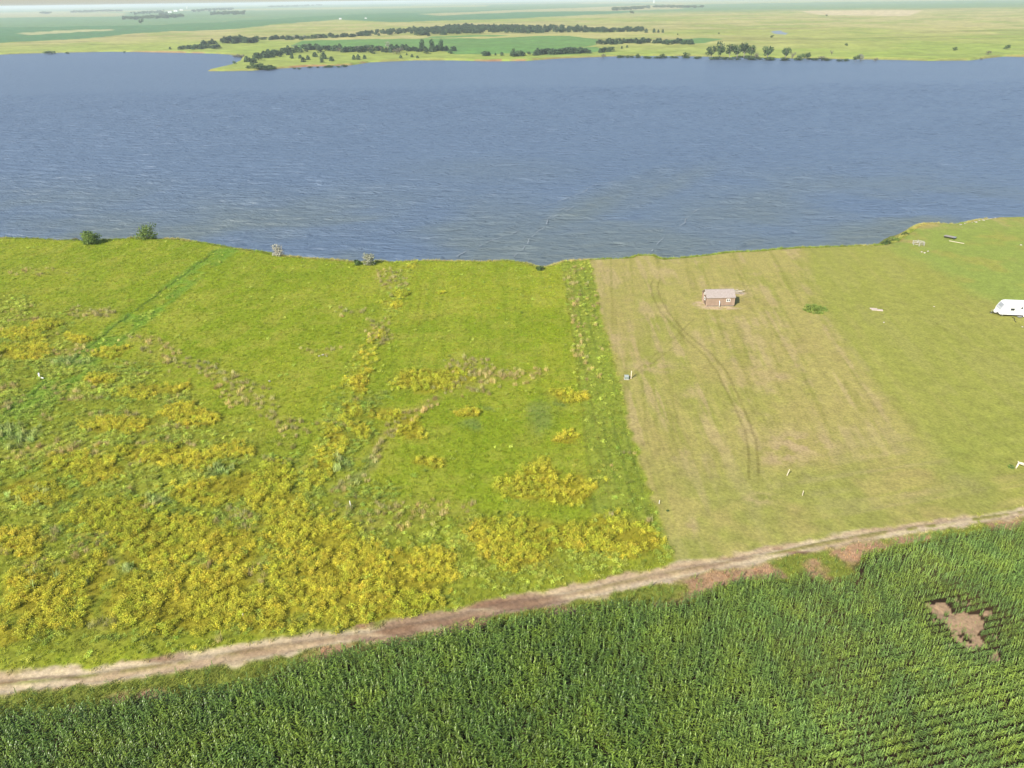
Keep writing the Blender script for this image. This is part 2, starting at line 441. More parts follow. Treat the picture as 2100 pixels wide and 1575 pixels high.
brown_blobs = [(1030, 770, 90, 16, 0.8), (1090, 768, 40, 12, 0.8), (950, 745, 40, 12, 0.6), (750, 1060, 60, 30, 0.6), (820, 1050, 50, 26, 0.6), (900, 1040, 70, 20, 0.55), (950, 800, 60, 20, 0.35), (805, 575, 30, 20, 0.55), (770, 680, 24, 28, 0.6), (190, 640, 45, 12, 0.75), (60, 560, 60, 8, 0.3),
               (640, 720, 60, 10, 0.2), (720, 640, 40, 10, 0.2), (460, 770, 50, 14, 0.4), (1180, 630, 10, 40, 0.4), (1170, 570, 12, 25, 0.5), (1195, 720, 8, 50, 0.4)]
teal_blobs = [(60, 1020, 40, 16), (100, 1180, 60, 22), (270, 1170, 30, 12), (20, 900, 40, 20), (310, 1030, 20, 10), (430, 960, 24, 14), (760, 940, 20, 16), (740, 980, 16, 20), (1120, 850, 25, 28), (700, 940, 12, 20), (960, 870, 20, 8), (1000, 840, 16, 6), (1150, 820, 10, 10), (150, 740, 40, 10)]
LAWN_DIR = ground(1960, 960) - ground(1640, 530); LAWN_DIR /= np.linalg.norm(LAWN_DIR)
STRIP_DIR = ground(1345, 1040) - ground(1232, 640); STRIP_DIR /= np.linalg.norm(STRIP_DIR)
ROAD_DIR = road_up[-2] - road_up[8]; ROAD_DIR /= np.linalg.norm(ROAD_DIR)
wet_blobs = [(930, 1266, 190, 15, 0.75), (1070, 1232, 90, 14, 0.8), (270, 1352, 95, 9, 0.85), (330, 1347, 40, 6, 0.6), (820, 1286, 55, 16, 0.8), (880, 1276, 70, 9, 0.5), (1040, 1238, 90, 18, 0.9), (1090, 1222, 60, 8, 0.7), (960, 1262, 60, 8, 0.6), (760, 1306, 60, 6, 0.6), (640, 1306, 60, 9, 0.3), (1640, 1133, 38, 5, 0.9), (1510, 1140, 30, 6, 0.5), (1450, 1155, 50, 6, 0.35), (1600, 1120, 12, 4, 0.6), (1460, 1175, 30, 4, 0.4), (520, 1330, 60, 8, 0.35), (80, 1395, 100, 4, 0.5)]

def along(X, Y, D):
    return X * D[0] + Y * D[1], X * -D[1] + Y * D[0]

def zones(X, Y, sd):
    """masks of ground cover at world points"""
    wx = X + (fbm(X, Y, 6, 3, 31) - 0.5) * 5; wy = Y + (fbm(X, Y, 6, 3, 47) - 0.5) * 5
    hx = X + (fbm(X, Y, 1.6, 2, 33) - 0.5) * 1.3; hy = Y + (fbm(X, Y, 1.6, 2, 49) - 0.5) * 1.3
    Z = {}
    Z['lawn'] = poly(hx, hy, lawn, 0.5)
    Z['lawn_green'] = poly(wx * .5 + X * .5, wy * .5 + Y * .5, lawn_green, 2.6)
    Z['lawn_top'] = poly(wx, wy, lawn_top, 4.0)
    Z['strip'] = poly(hx, hy, strip, 0.7) * (1 - Z['lawn'])
    rp = np.vstack([road_up, road_lo[::-1]])
    Z['road'] = poly(hx, hy, rp, 0.35)
    du = seg_dist(X, Y, road_up); dl = seg_dist(X, Y, road_lo)
    Z['rt'] = du / (du + dl + 1e-6)
    cn = inside(X, Y, corn_poly)
    gp = poly(X, Y, corn_gap, 1.8)
    gap = ((gp > 0.04) & (gp + (fbm(X, Y, 1.1, 3, 35) - .5) * 2.3 > 0.62)) | inside(hx, hy, corn_gap2)
    Z['corn_soil'] = poly(hx, hy, corn_poly, 0.6)
    Z['corn'] = cn & ~gap
    Z['gap'] = gap
    ux, uy = project(X, Y, 0 * X)[:2]
    Z['verge'] = ((uy > np.interp(ux, [0, 2100], [1400, 1050])) & ~cn).astype(float)
    Z['rough'] = poly(wx, wy, rough, 2.5) * (1 - Z['road']) * (1 - Z['corn_soil'])
    Z['mid_rough'] = poly(wx, wy, mid_rough, 2.0) * (1 - Z['road']) * (1 - Z['lawn']) * (1 - Z['corn_soil'])
    free = (1 - Z['road']) * (1 - Z['lawn']) * (1 - Z['corn_soil'])
    Z['fence'] = (1 - sm(0.8, 2.6, seg_dist(wx, wy, fence_l))) * free
    n1 = fbm(X, Y, 4.5, 4, 71); n2 = fbm(X, Y, 1.4, 3, 77)
    y = np.zeros(X.shape)
    for b in yellow_blobs: y = np.maximum(y, blob(wx, wy, *b, soft=0.55))
    y = np.maximum(y * 1.15, 0.5 * Z['fence'] * sm(0.45, 0.6, fbm(X, Y, 9, 2, 5)))
    ragged = sm(0.30, 0.62, n1 * 0.6 + n2 * 0.4 + 0.22 * (y - 0.5))
    Z['yellow'] = np.clip(y * ragged * 1.25, 0, 1) * free * sm(0.3, 1.5, sd)
    b_ = np.zeros(X.shape)
    for q in brown_blobs: b_ = np.maximum(b_, blob(wx, wy, *q[:4], soft=0.6) * q[4])
    b_ = np.maximum(b_, 0.5 * (1 - sm(0.6, 3.2, seg_dist(wx, wy, brown_trail))))
    b_ = np.maximum(b_, 0.6 * (1 - sm(0.4, 2.0, seg_dist(wx, wy, arc))))
    b_ = np.maximum(b_, Z['rough'] * 0.8 * sm(0.60, 0.72, fbm(X * 0.7, Y * 1.3, 3.0, 4, 91)) * (1 - Z['yellow']))
    b_ = np.maximum(b_, Z['strip'] * 0.12 * sm(0.52, 0.66, fbm(*along(X * 1.0, Y * 1.0, STRIP_DIR), 2.0, 3, 95)))
    Z['brown'] = np.clip(b_, 0, 1) * free
    t_ = np.zeros(X.shape)
    for q in teal_blobs: t_ = np.maximum(t_, blob(wx, wy, *q, soft=0.6))
    Z['teal'] = t_ * free * (1 - Z['yellow'] * 0.7)
    Z['track'] = (1 - sm(2.6, 4.2, seg_dist(hx, hy, track + np.array([2.2, -1.6])))) * free
    Z['trackline'] = 0.75 * (1 - sm(0.15, 0.5, seg_dist(hx, hy, track))) * free * sm(0.3, 0.5, fbm(X, Y, 3, 2, 15) + 0.12)
    Z['free'] = free
    return Z

def ground_colour(X, Y, sd, Z):
    nb = fbm(X, Y, 26, 4, 101); nm = fbm(X, Y, 6, 4, 111); nf = fbm(X, Y, 1.3, 3, 121)
    g1 = C(158, 168, 52); g2 = C(147, 163, 44); g3 = C(172, 175, 68)
    c = mix(np.broadcast_to(g1, X.shape + (3,)), g2, sm(0.42, 0.62, nb))
    c = mix(c, g3, 0.6 * sm(0.5, 0.7, nm))
    c = mix(c, C(130, 152, 40), 0.4 * sm(0.55, 0.75, nf))
    pl_al, pl_ac = along(X, Y, STRIP_DIR)
    c = mix(c, C(138, 158, 42), 0.45 * sm(0.50, 0.66, fbm(X, Y, 11, 4, 115)))
    c = mix(c, C(174, 172, 76), 0.3 * sm(0.54, 0.68, fbm(X, Y, 3.2, 4, 117)))
    c = mix(c, C(126, 146, 44), 0.3 * sm(0.56, 0.66, fbm(pl_al * 0.04, pl_ac, 0.9, 3, 119)))
    # rough weeds: darker, more mixed
    c = mix(c, C(142, 150, 54), 0.6 * np.maximum(Z['rough'], Z['mid_rough']))
    c = mix(c, C(144, 158, 64), 0.7 * Z['strip'])
    s_al, s_ac = along(X, Y, STRIP_DIR)
    rows = 0.5 + 0.5 * np.sin(s_ac * 2 * math.pi / 1.6 + 1.5 * fbm(X, Y, 8, 2, 3))
    c = mix(c, C(104, 122, 48), 0.5 * Z['strip'] * sm(0.62, 0.95, rows) * sm(0.35, 0.6, fbm(s_al, s_ac * 4, 9, 2, 13)))
    c = mix(c, C(166, 150, 88), 0.5 * Z['brown'] * sm(0.2, 0.55, nf))
    c = mix(c, C(118, 138, 82), 0.5 * Z['teal'])
    c = mix(c, C(124, 160, 58), 0.75 * Z['track'] * sm(0.25, 0.5, nm))
    c = mix(c, C(74, 104, 40), 0.85 * Z['trackline'])
    c = mix(c, C(160, 150, 46), 0.75 * Z['yellow'])
    # mown lawn with mower lines and dry patches
    l1 = C(190, 180, 106); l2 = C(172, 173, 86); l3 = C(202, 184, 126)
    la, lc = along(X, Y, LAWN_DIR); ra, rc = along(X, Y, ROAD_DIR)
    near_road = 1 - sm(6, 26, seg_dist(X, Y, road_up)); lft = 1 - sm(10, 30, seg_dist(X, Y, glist(lawn_edge)))
    st = fbm(la * 0.05, lc, 1.5, 3, 131) * (1 - near_road) + fbm(ra * 0.05, rc, 1.5, 3, 133) * near_road
    st = st * (1 - lft) + lft * fbm(s_al * 0.06, s_ac, 1.2, 3, 137)
    L = mix(np.broadcast_to(l1, X.shape + (3,)), l2, sm(0.40, 0.60, 0.5 * nb + 0.5 * st))
    L = mix(L, l3, 0.9 * sm(0.48, 0.64, 0.4 * nm + 0.6 * st))
    L = mix(L, C(150, 150, 70), 0.5 * sm(0.54, 0.68, 0.35 * nf + 0.65 * fbm(la * 0.03, lc, 0.8, 3, 139)) * (1 - near_road))
    L = mix(L, C(184, 164, 104), 0.2 * sm(0.56, 0.72, fbm(X, Y, 11, 4, 141)))
    L = mix(L, C(170, 175, 82), 0.8 * Z['lawn_green'] * sm(0.1, 0.45, nb * 0.5 + st * 0.5))
    L = mix(L, C(158, 178, 84), 0.8 * Z['lawn_top'] * sm(0.25, 0.5, nm))
    L = mix(L, C(146, 162, 66), 0.5 * near_road * sm(0.3, 0.6, nm))
    tyl = 0.5 + 0.5 * np.sin(s_ac * 2 * math.pi / 0.95 + 2 * fbm(s_al, s_ac, 10, 2, 4))
    pl = np.maximum(blob(X, Y, 1270, 575, 60, 30), np.maximum(blob(X, Y, 1350, 900, 70, 100), blob(X, Y, 1300, 660, 60, 25)))
    L = mix(L, C(150, 144, 78), 0.28 * pl * sm(0.6, 0.95, tyl))
    for q in ((1600, 770, 22, 8), (1595, 940, 50, 10), (1660, 910, 60, 16), (1340, 750, 40, 14), (1420, 1075, 12, 18), (1560, 1020, 30, 12), (1240, 700, 40, 20), (1620, 905, 50, 30)):
        L = mix(L, C(206, 180, 138), 0.55 * blob(X, Y, *q, soft=0.8) * sm(0.35, 0.6, nf))
    shed_dirt = blob(X, Y, 1436, 622, 14, 5, 0.4)
    for q in ((1476, 630, 38, 3.5), (1520, 601, 10, 4), (1452, 628, 14, 4)): shed_dirt = np.maximum(shed_dirt, blob(X, Y, *q, soft=0.5))
    L = mix(L, C(226, 200, 166), 0.9 * shed_dirt * sm(0.2, 0.45, nf))
    c = mix(c * 1.06, L * 0.94, Z['lawn'])
    for i, t in enumerate(tyre):
        d = seg_dist(X, Y, t)
        k = (0.8 if i < 2 else 0.5) * sm(0.22, 0.5, fbm(X, Y, 5, 2, 151 + i) + 0.1)
        c = mix(c, C(92, 84, 38), (1 - sm(0.08, 0.32, d)) * k * 0.45)
    # grassy brink with a pale edge
    c = mix(c, C(188, 172, 112), 0.55 * sm(1.6, 0.2, sd) * sm(0.4, 0.6, nm) )
    c = mix(c, C(96, 122, 48), 0.6 * sm(-1, -4, sd))
    bank = poly(X, Y, glist([(1800, 505), (1840, 500), (1880, 520), (1900, 470), (1960, 465), (1890, 440), (1830, 470)]), 3)
    c = mix(c, C(196, 168, 112), 0.6 * bank * sm(0.5, 0.66, nm))
    # soil of the verge and under the corn
    vd = sm(0.34, 0.50, fbm(X, Y, 5, 4, 161))
    v = mix(np.broadcast_to(C(190, 156, 122), X.shape + (3,)), C(140, 150, 66), vd)
    c = mix(c, v, Z['verge'] * (1 - Z['road']))
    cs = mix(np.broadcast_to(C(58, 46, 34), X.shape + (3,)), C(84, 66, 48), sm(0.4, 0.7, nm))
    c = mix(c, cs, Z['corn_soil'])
    c = mix(c, C(196, 166, 132), 0.9 * Z['gap'].astype(float))
    # the dirt road: two wheel tracks, worn crown, wet hollows
    rt = Z['rt']; a_, _ = along(X, Y, ROAD_DIR)
    rn = fbm(a_ * 0.12, along(X, Y, ROAD_DIR)[1], 0.8, 4, 171)
    rc_ = mix(np.broadcast_to(C(222, 203, 168), X.shape + (3,)), C(202, 178, 144), sm(0.42, 0.64, rn))
    px, py, _ = project(X, Y, 0 * X)
    crown = np.interp(px, [0, 60, 300, 480, 560, 1180, 1220, 1340, 1560, 1600, 1680, 2200], [0.5, 0.7, 0.9, 0.8, 0.1, 0.1, 0.6, 0.4, 0.3, 0.9, 1.3, 1.4])
    gm = np.exp(-((rt - 0.50 - 0.05 * (fbm(X, Y, 4, 2, 9) - 0.5)) / (0.10 + 0.05 * sm(1500, 1750, px))) ** 2) * crown * sm(0.32, 0.52, nm * 0.5 + nf * 0.5)
    rc_ = mix(rc_, C(146, 150, 72), np.clip(gm * 1.2, 0, 1))
    rc_ = mix(rc_, C(176, 150, 116), 0.55 * np.exp(-((rt - 0.5) / 0.13) ** 2) * sm(0.35, 0.6, rn + 0.1))
    wet = np.zeros(X.shape)
    for q in wet_blobs: wet = np.maximum(wet, blob(X + (rn - .5) * 3, Y + (rn - .5) * 1.5, *q[:4], soft=0.45) * q[4])
    rc_ = mix(rc_, C(136, 100, 80), 0.9 * wet)
    edge = sm(0.40, 0.5, np.abs(rt - 0.5))
    rc_ = mix(rc_, C(168, 140, 104), 0.5 * edge * sm(0.4, 0.6, nf))
    c = mix(c, rc_, Z['road'])
    return c * (0.9 + 0.2 * nf[..., None])

GRID = {}
def look(X, Y):
    """grid cell of the near land under world points"""
    r = np.clip(np.searchsorted(GRID['ys'], Y), 0, len(GRID['ys']) - 1)
    k = np.clip(np.round((X / (0.76 * Y + 36) + 1) * 0.5 * (GRID['ncol'] - 1)).astype(int), 0, GRID['ncol'] - 1)
    return r, k
def land_z(x, y):
    r, k = look(np.array([x]), np.array([y])); return float(GRID['z'][r, k][0])
def build_near():
    rows = [34.0]
    while rows[-1] < 262: rows.append(rows[-1] + 0.18 + 0.0030 * (rows[-1] - 34))
    ys = np.array(rows); ncol = 1000
    us = np.linspace(-1, 1, ncol)
    Y = np.repeat(ys[:, None], ncol, 1); X = us[None, :] * (0.76 * Y + 36)
    sd = shore_sd(X, Y)
    Z = zones(X, Y, sd)
    z = near_z(X, Y, sd)
    rg = np.maximum(Z['rough'], Z['mid_rough'])
    z = z + (fbm(X, Y, 1.5, 3, 61) - 0.5) * (0.10 + 0.35 * rg + 0.2 * Z['strip']) * (1 - 0.8 * Z['lawn']) * (1 - 0.85 * Z['road'])
    rut = np.exp(-((Z['rt'] - 0.25) / 0.12) ** 2) + np.exp(-((Z['rt'] - 0.75) / 0.12) ** 2)
    z = z - 0.10 * rut * Z['road'] - 0.12 * Z['trackline'] + 0.22 * (fbm(X, Y, 1.0, 3, 63) - 0.4) * Z['gap']
    c = ground_colour(X, Y, sd, Z)
    GRID.update(ys=ys, ncol=ncol, z=z, c=c, sd=sd, Z=Z)
    idx = np.arange(len(ys) * ncol).reshape(len(ys), ncol)
    F = np.stack([idx[:-1, :-1], idx[:-1, 1:], idx[1:, 1:], idx[1:, :-1]], -1).reshape(-1, 4)
    zz = z.ravel()
    F = F[zz[F].max(1) > WATER_Z - 0.7]
    me = np_mesh('near_land', np.stack([X.ravel(), Y.ravel(), zz], 1), F, True, {'col': ('FLOAT_COLOR', c.reshape(-1, 3))})
    o = link('near_land', me, ground_material('near_ground', 2.6, 0.10, 0.34))
    o['kind'] = 'structure'
    # coarse land that carries on outside the surveyed plots
    gx = np.arange(-3000, 3001, 30.0); gy = np.arange(-1500, 300, 30.0)
    X, Y = np.meshgrid(gx, gy); sd = shore_sd(X, Y); z = near_z(X, Y, sd) - 0.25
    ins = (Y > 60) & (Y < 290) & (np.abs(X) < 0.76 * Y + 6)
    z = np.where(ins, -9.5, z)
    c = np.where((Y < 95)[..., None], C(70, 104, 52), mix(np.broadcast_to(C(150, 163, 52), X.shape + (3,)), C(131, 155, 38), fbm(X, Y, 60, 3, 3)))
    idx = np.arange(X.size).reshape(X.shape)
    F = np.stack([idx[:-1, :-1], idx[:-1, 1:], idx[1:, 1:], idx[1:, :-1]], -1).reshape(-1, 4)
    me = np_mesh('outer_land', np.stack([X.ravel(), Y.ravel(), z.ravel()], 1), F, True, {'col': ('FLOAT_COLOR', c.reshape(-1, 3))})
    o = link('outer_land', me, bpy.data.materials['near_ground']); o['kind'] = 'structure'
build_near()

# ================================================================== LAKE
def build_lake():
    rows = [150.0]
    while rows[-1] < 680: rows.append(rows[-1] * 1.0027)
    nw = len(rows); ys = np.array([110.0, 130.0] + rows + list(np.arange(700, 2600, 40.0)))
    wd = np.concatenate([[-5000, -2500, -1200], np.linspace(-1, 1, 700), [1200, 2500, 5000]])
    Y = np.repeat(ys[:, None], len(wd), 1); W = 0.80 * Y + 25
    X = np.where(np.abs(wd)[None, :] > 1, wd[None, :], wd[None, :] * W)
    # wind waves: many short-crested trains running toward the near shore
    r = np.random.default_rng(5); z = np.zeros(X.shape)
    gx = X + 3.0 * (fbm(X, Y, 9, 2, 61) - .5); gy = Y + 3.0 * (fbm(X, Y, 9, 2, 63) - .5)
    for i in range(22):
        lam = 1.8 * (9.0 / 1.8) ** r.random(); th = R(96) + r.normal(0, .30); k = 2 * math.pi / lam
        z += 0.0115 * lam * np.sin(k * (gx * math.cos(th) + gy * math.sin(th)) + r.uniform(0, 6.28))
    z *= (0.55 + 0.9 * fbm(X, Y * 1.5, 45, 3, 65)) * sm(150, 165, Y) * sm(680, 560, Y) * sm(1.02, 0.97, np.abs(X) / W)
    off = -shore_sd(X, Y)
    px, py, _ = project(X, Y, X * 0 + WATER_Z)
    s = 0.85 * sm(130, 5, off) * sm(0.25, 0.6, fbm(X, Y, 40, 3, 3))
    for q in ((1180, 440, 200, 40, 0.75), (1050, 490, 120, 24, 0.6), (1350, 390, 140, 28, 0.5), (520, 430, 380, 50, 0.35), (150, 420, 260, 60, 0.3), (1000, 350, 200, 30, 0.3)):
        c = ground(q[0], q[1], WATER_Z); a = ground(q[0] + q[2], q[1] - 0.42 * q[2] if q[0] > 1000 else q[1], WATER_Z) - c; b = ground(q[0], q[1] - q[3], WATER_Z) - c
        M = np.linalg.inv(np.array([a, b]).T)
        u = M[0, 0] * (X - c[0]) + M[0, 1] * (Y - c[1]); v = M[1, 0] * (X - c[0]) + M[1, 1] * (Y - c[1])
        s = np.maximum(s, q[4] * (1 - sm(0.0, 1.5, np.hypot(u, v))) * (0.6 + 0.6 * fbm(X, Y, 25, 3, 7)))
    idx = np.arange(X.size).reshape(X.shape)
    F = np.stack([idx[:-1, :-1], idx[:-1, 1:], idx[1:, 1:], idx[1:, :-1]], -1).reshape(-1, 4)
    me = np_mesh('lake', np.stack([X.ravel(), Y.ravel(), WATER_Z + z.ravel()], 1), F, True, {'silt': ('FLOAT', np.clip(s, 0, 1).ravel())})
    o = link('lake', me, water_material()); o['kind'] = 'structure'
build_lake()

# ================================================================== FAR LAND
far_px = [(-700, 116), (-300, 114), (0, 112), (50, 110), (130, 108), (230, 106), (350, 108), (440, 110), (470, 112), (497, 117), (490, 127), (470, 135), (450, 140), (424, 146), (470, 146), (520, 145), (570, 141), (630, 137), (720, 134), (760, 128),
          (850, 124), (930, 124), (1000, 126), (1080, 125), (1150, 120), (1250, 116), (1300, 115), (1400, 115), (1480, 117), (1560, 119), (1640, 120), (1700, 121), (1780, 122), (1840, 123), (1900, 125), (1990, 124), (2030, 119), (2060, 116), (2100, 117), (2250, 112), (2700, 105)]
FAR_SHORE = glist(far_px, WATER_Z)
FAR_POLY = np.vstack([FAR_SHORE, [9e4, FAR_SHORE[-1, 1]], [9e4, 9e4], [-9e4, 9e4], [-9e4, FAR_SHORE[0, 1]]])
def far_sd(X, Y):
    d = seg_dist(X, Y, FAR_SHORE); return np.where(inside(X, Y, FAR_POLY), d, -d)
def far_z(X, Y, sd=None):
    if sd is None: sd = far_sd(X, Y)
    w = fbm(X, Y, 22, 2, 201)
    z = WATER_Z - 1.5 + (3.3 + 1.6 * (w - 0.3)) * sm(-3, 4.5, sd) + 4.0 * sm(10, 220, sd)
    z = z + (fbm(X, Y, 160, 3, 205) - 0.5) * 5.0 * sm(60, 400, sd) + (fbm(X, Y, 1500, 3, 207) - 0.5) * 10.0 * sm(400, 2500, sd)
    return z
fields = [  # crops and pastures beyond the lake: outline on the ground, colour, softness
    ([(-400, 70), (0, 56), (300, 52), (700, 30), (1000, 20), (1300, 12), (1300, 24), (1250, 28), (1100, 34), (1000, 38), (876, 43), (814, 46), (690, 38), (567, 50), (470, 60), (350, 64), (200, 76), (120, 82), (0, 88), (-400, 104)], (92, 142, 92), 8),
    ([(-300, 42), (0, 36), (260, 34), (500, 36), (800, 20), (1000, 16), (700, 30), (300, 52), (0, 56), (-300, 66)], (120, 158, 108), 20),
    ([(30, 68), (130, 63), (230, 60), (230, 63), (130, 68), (60, 72)], (196, 196, 138), 8),
    ([(-300, 30), (100, 27), (260, 27), (250, 34), (0, 37), (-300, 42)], (186, 184, 130), 30),
    ([(860, 28), (1000, 22), (1200, 15), (1400, 8), (1400, 18), (1250, 22), (1080, 24), (900, 31)], (190, 186, 130), 20),
    ([(880, 38), (1000, 28), (1060, 24), (1150, 25), (1260, 28), (1100, 34), (1000, 40), (900, 42)], (98, 146, 96), 8),
    ([(595, 92), (620, 84), (720, 82), (858, 80), (882, 74), (1000, 72), (1137, 73), (1186, 76), (1229, 81), (1223, 91), (1151, 97), (1100, 104), (943, 106), (900, 100), (850, 98), (620, 97)], (112, 156, 84), 2.5),
    ([(1130, 97), (1223, 93), (1240, 98), (1180, 104), (1120, 106)], (112, 156, 84), 3),
    ([(1357, 83), (1434, 78), (1486, 80), (1443, 88), (1400, 90)], (112, 154, 84), 3),
    ([(1640, 25), (1693, 22), (1893, 23), (1862, 33), (1780, 32), (1700, 32)], (222, 206, 160), 8),
    ([(690, 74), (900, 78), (1137, 70), (1360, 66), (1360, 70), (1137, 74), (900, 81), (690, 80)], (196, 190, 116), 4),
    ([(1582, 64), (1600, 62), (1616, 66), (1612, 70), (1590, 69)], (150, 166, 184), 2),
]
def build_far():
    ys = [560.0]
    while ys[-1] < 1500: ys.append(ys[-1] + 2.6)
    while ys[-1] < 34000: ys.append(ys[-1] * 1.022)
    ys = np.array(ys); us = np.tan(np.linspace(-0.80, 0.80, 860))
    Y = np.repeat(ys[:, None], len(us), 1); X = Y * us[None, :]
    sd = far_sd(X, Y); z = far_z(X, Y, sd)
    idx = np.arange(X.size).reshape(X.shape)
    F = np.stack([idx[:-1, :-1], idx[:-1, 1:], idx[1:, 1:], idx[1:, :-1]], -1).reshape(-1, 4)
    F = F[z.ravel()[F].max(1) > WATER_Z - 1.2]
    nb = fbm(X, Y, 420, 4, 211); nm = fbm(X, Y, 90, 4, 213); nf = fbm(X, Y, 14, 3, 215)
    ns = fbm(X * 0.15, Y, 60, 4, 217)
    c = mix(np.broadcast_to(C(178, 184, 100), X.shape + (3,)), C(196, 190, 122), sm(0.4, 0.62, nb))
    c = mix(c, C(156, 174, 84), 0.7 * sm(0.48, 0.64, nm))
    c = mix(c, C(150, 150, 84), 0.5 * sm(0.55, 0.7, ns))
    c = mix(c, C(164, 184, 84), 0.7 * sm(260, 40, sd))
    # distant patchwork of fields toward the horizon
    far = sm(2600, 4200, Y)
    ci = np.floor(X / 1700 + 0.37 * np.floor(Y / 2300)); ri = np.floor(Y / 2300)
    hsh = _h(ci, ri, 5)
    pw = np.where((hsh < 0.5)[..., None], C(104, 150, 104), np.where((hsh < 0.8)[..., None], C(176, 182, 120), C(130, 164, 112)))
    c = mix(c, pw, 0.8 * far)
    for P, k, s in fields:
        c = mix(c, C(*k), poly(X + (nf - .5) * 6, Y + (nm - .5) * 6, glist(P, 0.0), s) * (0.85 + 0.15 * nf))
    # crumbling red-brown bank along the water
    px = project(X, Y, z)[0]
    red = np.interp(px, [250, 300, 420, 450, 560, 600, 740, 780, 940, 1000, 1090, 1130, 1300, 2000, 2100], [0.2, 0.8, 0.8, 0.2, 0.3, 0.9, 0.9, 0.4, 0.3, 0.9, 0.9, 0.6, 0.3, 0.3, 0.6])
    c = mix(c, C(172, 128, 100), sm(5.0, 2.0, sd) * red * sm(0.3, 0.5, nf))
    c = mix(c, C(96, 104, 62), 0.7 * sm(4.0, 1.0, sd) * (1 - red) * sm(0.3, 0.6, nf))
    c = c * (0.85 + 0.3 * nf[..., None])
    me = np_mesh('far_land', np.stack([X.ravel(), Y.ravel(), z.ravel()], 1), F, True, {'col': ('FLOAT_COLOR', c.reshape(-1, 3))})
    o = link('far_land', me, ground_material('far_ground', 0.12, 0.6, 0.22)); o['kind'] = 'structure'
build_far()

# ================================================================== VEGETATION NEAR
def in_view(X, Y, Z, pad=70):
    px, py, d = project(X, Y, Z)
    return (px > -pad) & (px < 2100 + pad) & (py < 1575 + pad * 1.3) & (d > 1)
def blades(n, h, spread, w, seed, lean=0.5, segs=2):
    r = random.Random(seed); V = []; F = []
    for i in range(n):
        a = r.uniform(0, 6.283); b = r.uniform(0, 6.283); rr = spread * math.sqrt(r.random())
        x, y = rr * math.cos(b), rr * math.sin(b); hh = h * r.uniform(0.55, 1.1); l = lean * hh * r.uniform(0.2, 1.1)
        dx, dy = math.cos(a), math.sin(a); px, py = -dy * w / 2, dx * w / 2
        o = len(V)
        V += [(x - px, y - py, -0.03), (x + px, y + py, -0.03), (x + dx * l * 0.35 + px * .8, y + dy * l * 0.35 + py * .8, hh * 0.6), (x + dx * l * 0.35 - px * .8, y + dy * l * 0.35 - py * .8, hh * 0.6), (x + dx * l, y + dy * l, hh)]
        F += [(o, o + 1, o + 2), (o, o + 2, o + 3), (o + 3, o + 2, o + 4)]
    return np_mesh('tuft', V, F)
def weed_clump(n, h, rad, leaf, seed, up=0.5):
    """a bushy weed: short stems carrying many small leaves, densest at the top"""
    r = random.Random(seed); V = []; F = []
    tops = [(rad * 0.8 * math.sqrt(r.random()), r.uniform(0, 6.283), h * r.uniform(0.6, 1.05)) for _ in range(7)]
    for i in range(n):
        q, a, hh = r.choice(tops); t = 1 - 0.75 * r.random() ** 1.5
        s = 0.30 * rad + 0.15 * rad * (1 - t)
        x = q * t * math.cos(a) + r.gauss(0, s); y = q * t * math.sin(a) + r.gauss(0, s); z = max(0.03, hh * t + r.gauss(0, 0.07 * h))
        d = Vector((r.gauss(0, 1), r.gauss(0, 1), r.gauss(up, 0.7))).normalized(); e = d.orthogonal().normalized(); e.rotate(Matrix.Rotation(r.uniform(0, 6.28), 3, d))
        g = d.cross(e); l = leaf * r.uniform(0.6, 1.4); w = l * 0.42; p = Vector((x, y, z)); o = len(V)
        V += [p - e * l / 2, p + g * w / 2, p + e * l / 2, p - g * w / 2]; F += [(o, o + 1, o + 2, o + 3)]
    for q, a, hh in tops:
        o = len(V); x, y = q * math.cos(a), q * math.sin(a)
        V += [(0.02 * math.cos(a + 1.6), 0.02 * math.sin(a + 1.6), 0), (-0.02 * math.cos(a + 1.6), -0.02 * math.sin(a + 1.6), 0), (x, y, hh * .9), (x + .02, y, hh * .9)]; F += [(o, o + 1, o + 2, o + 3)]
    return np_mesh('clump', V, F)
def corn_mesh(seed, h=2.0):
    r = random.Random(seed); V = []; F = []
    def quad(a, b, c, d):
        o = len(V); V.extend([a, b, c, d]); F.append((o, o + 1, o + 2, o + 3))
    lean = Vector((r.uniform(-.05, .05), r.uniform(-.05, .05), 1))
    for k in range(3):
        a0, a1 = k * 2.094, (k + 1) * 2.094
        p = lambda a, z, w: lean * z + Vector((w * math.cos(a), w * math.sin(a), 0))
        quad(p(a0, 0, .018), p(a1, 0, .018), p(a1, h * .86, .008), p(a0, h * .86, .008))
    az = r.uniform(0, 6.283); nl = 9
    for i in range(nl):
        z0 = h * (0.16 + 0.70 * i / (nl - 1)); a = az + (i % 2) * math.pi + r.gauss(0, 0.35)
        L = (0.66 - 0.25 * abs(i / (nl - 1) - 0.5)) * h * 0.5 * r.uniform(0.85, 1.15)
        el = r.uniform(0.95, 1.3) if i < nl - 2 else r.uniform(1.1, 1.4)
        D = Vector((math.cos(a), math.sin(a), 0)); S = Vector((-math.sin(a), math.cos(a), 0)) 
        p = lean * z0; w0 = 0.05; prev = None; segs = 4; tw = r.uniform(-0.5, 0.5)
        for k in range(segs + 1):
            t = k / segs; w = 0.046 * h * 0.5 * (0.75 + 0.9 * t) * (1 - t ** 2.2) + 0.004
            ang = el - (el + r.uniform(0.25, 0.75)) * t ** 1.35
            if k: p = p + (D * math.cos(ang) + Vector((0, 0, 1)) * math.sin(ang)) * L / segs
            s2 = (S * math.cos(tw * t) + Vector((0, 0, 1)) * math.sin(tw * t)) * w
            cur = (p - s2, p + s2)
            if prev: quad(prev[0], prev[1], cur[1], cur[0])
            prev = cur
    return np_mesh('corn', V, F)

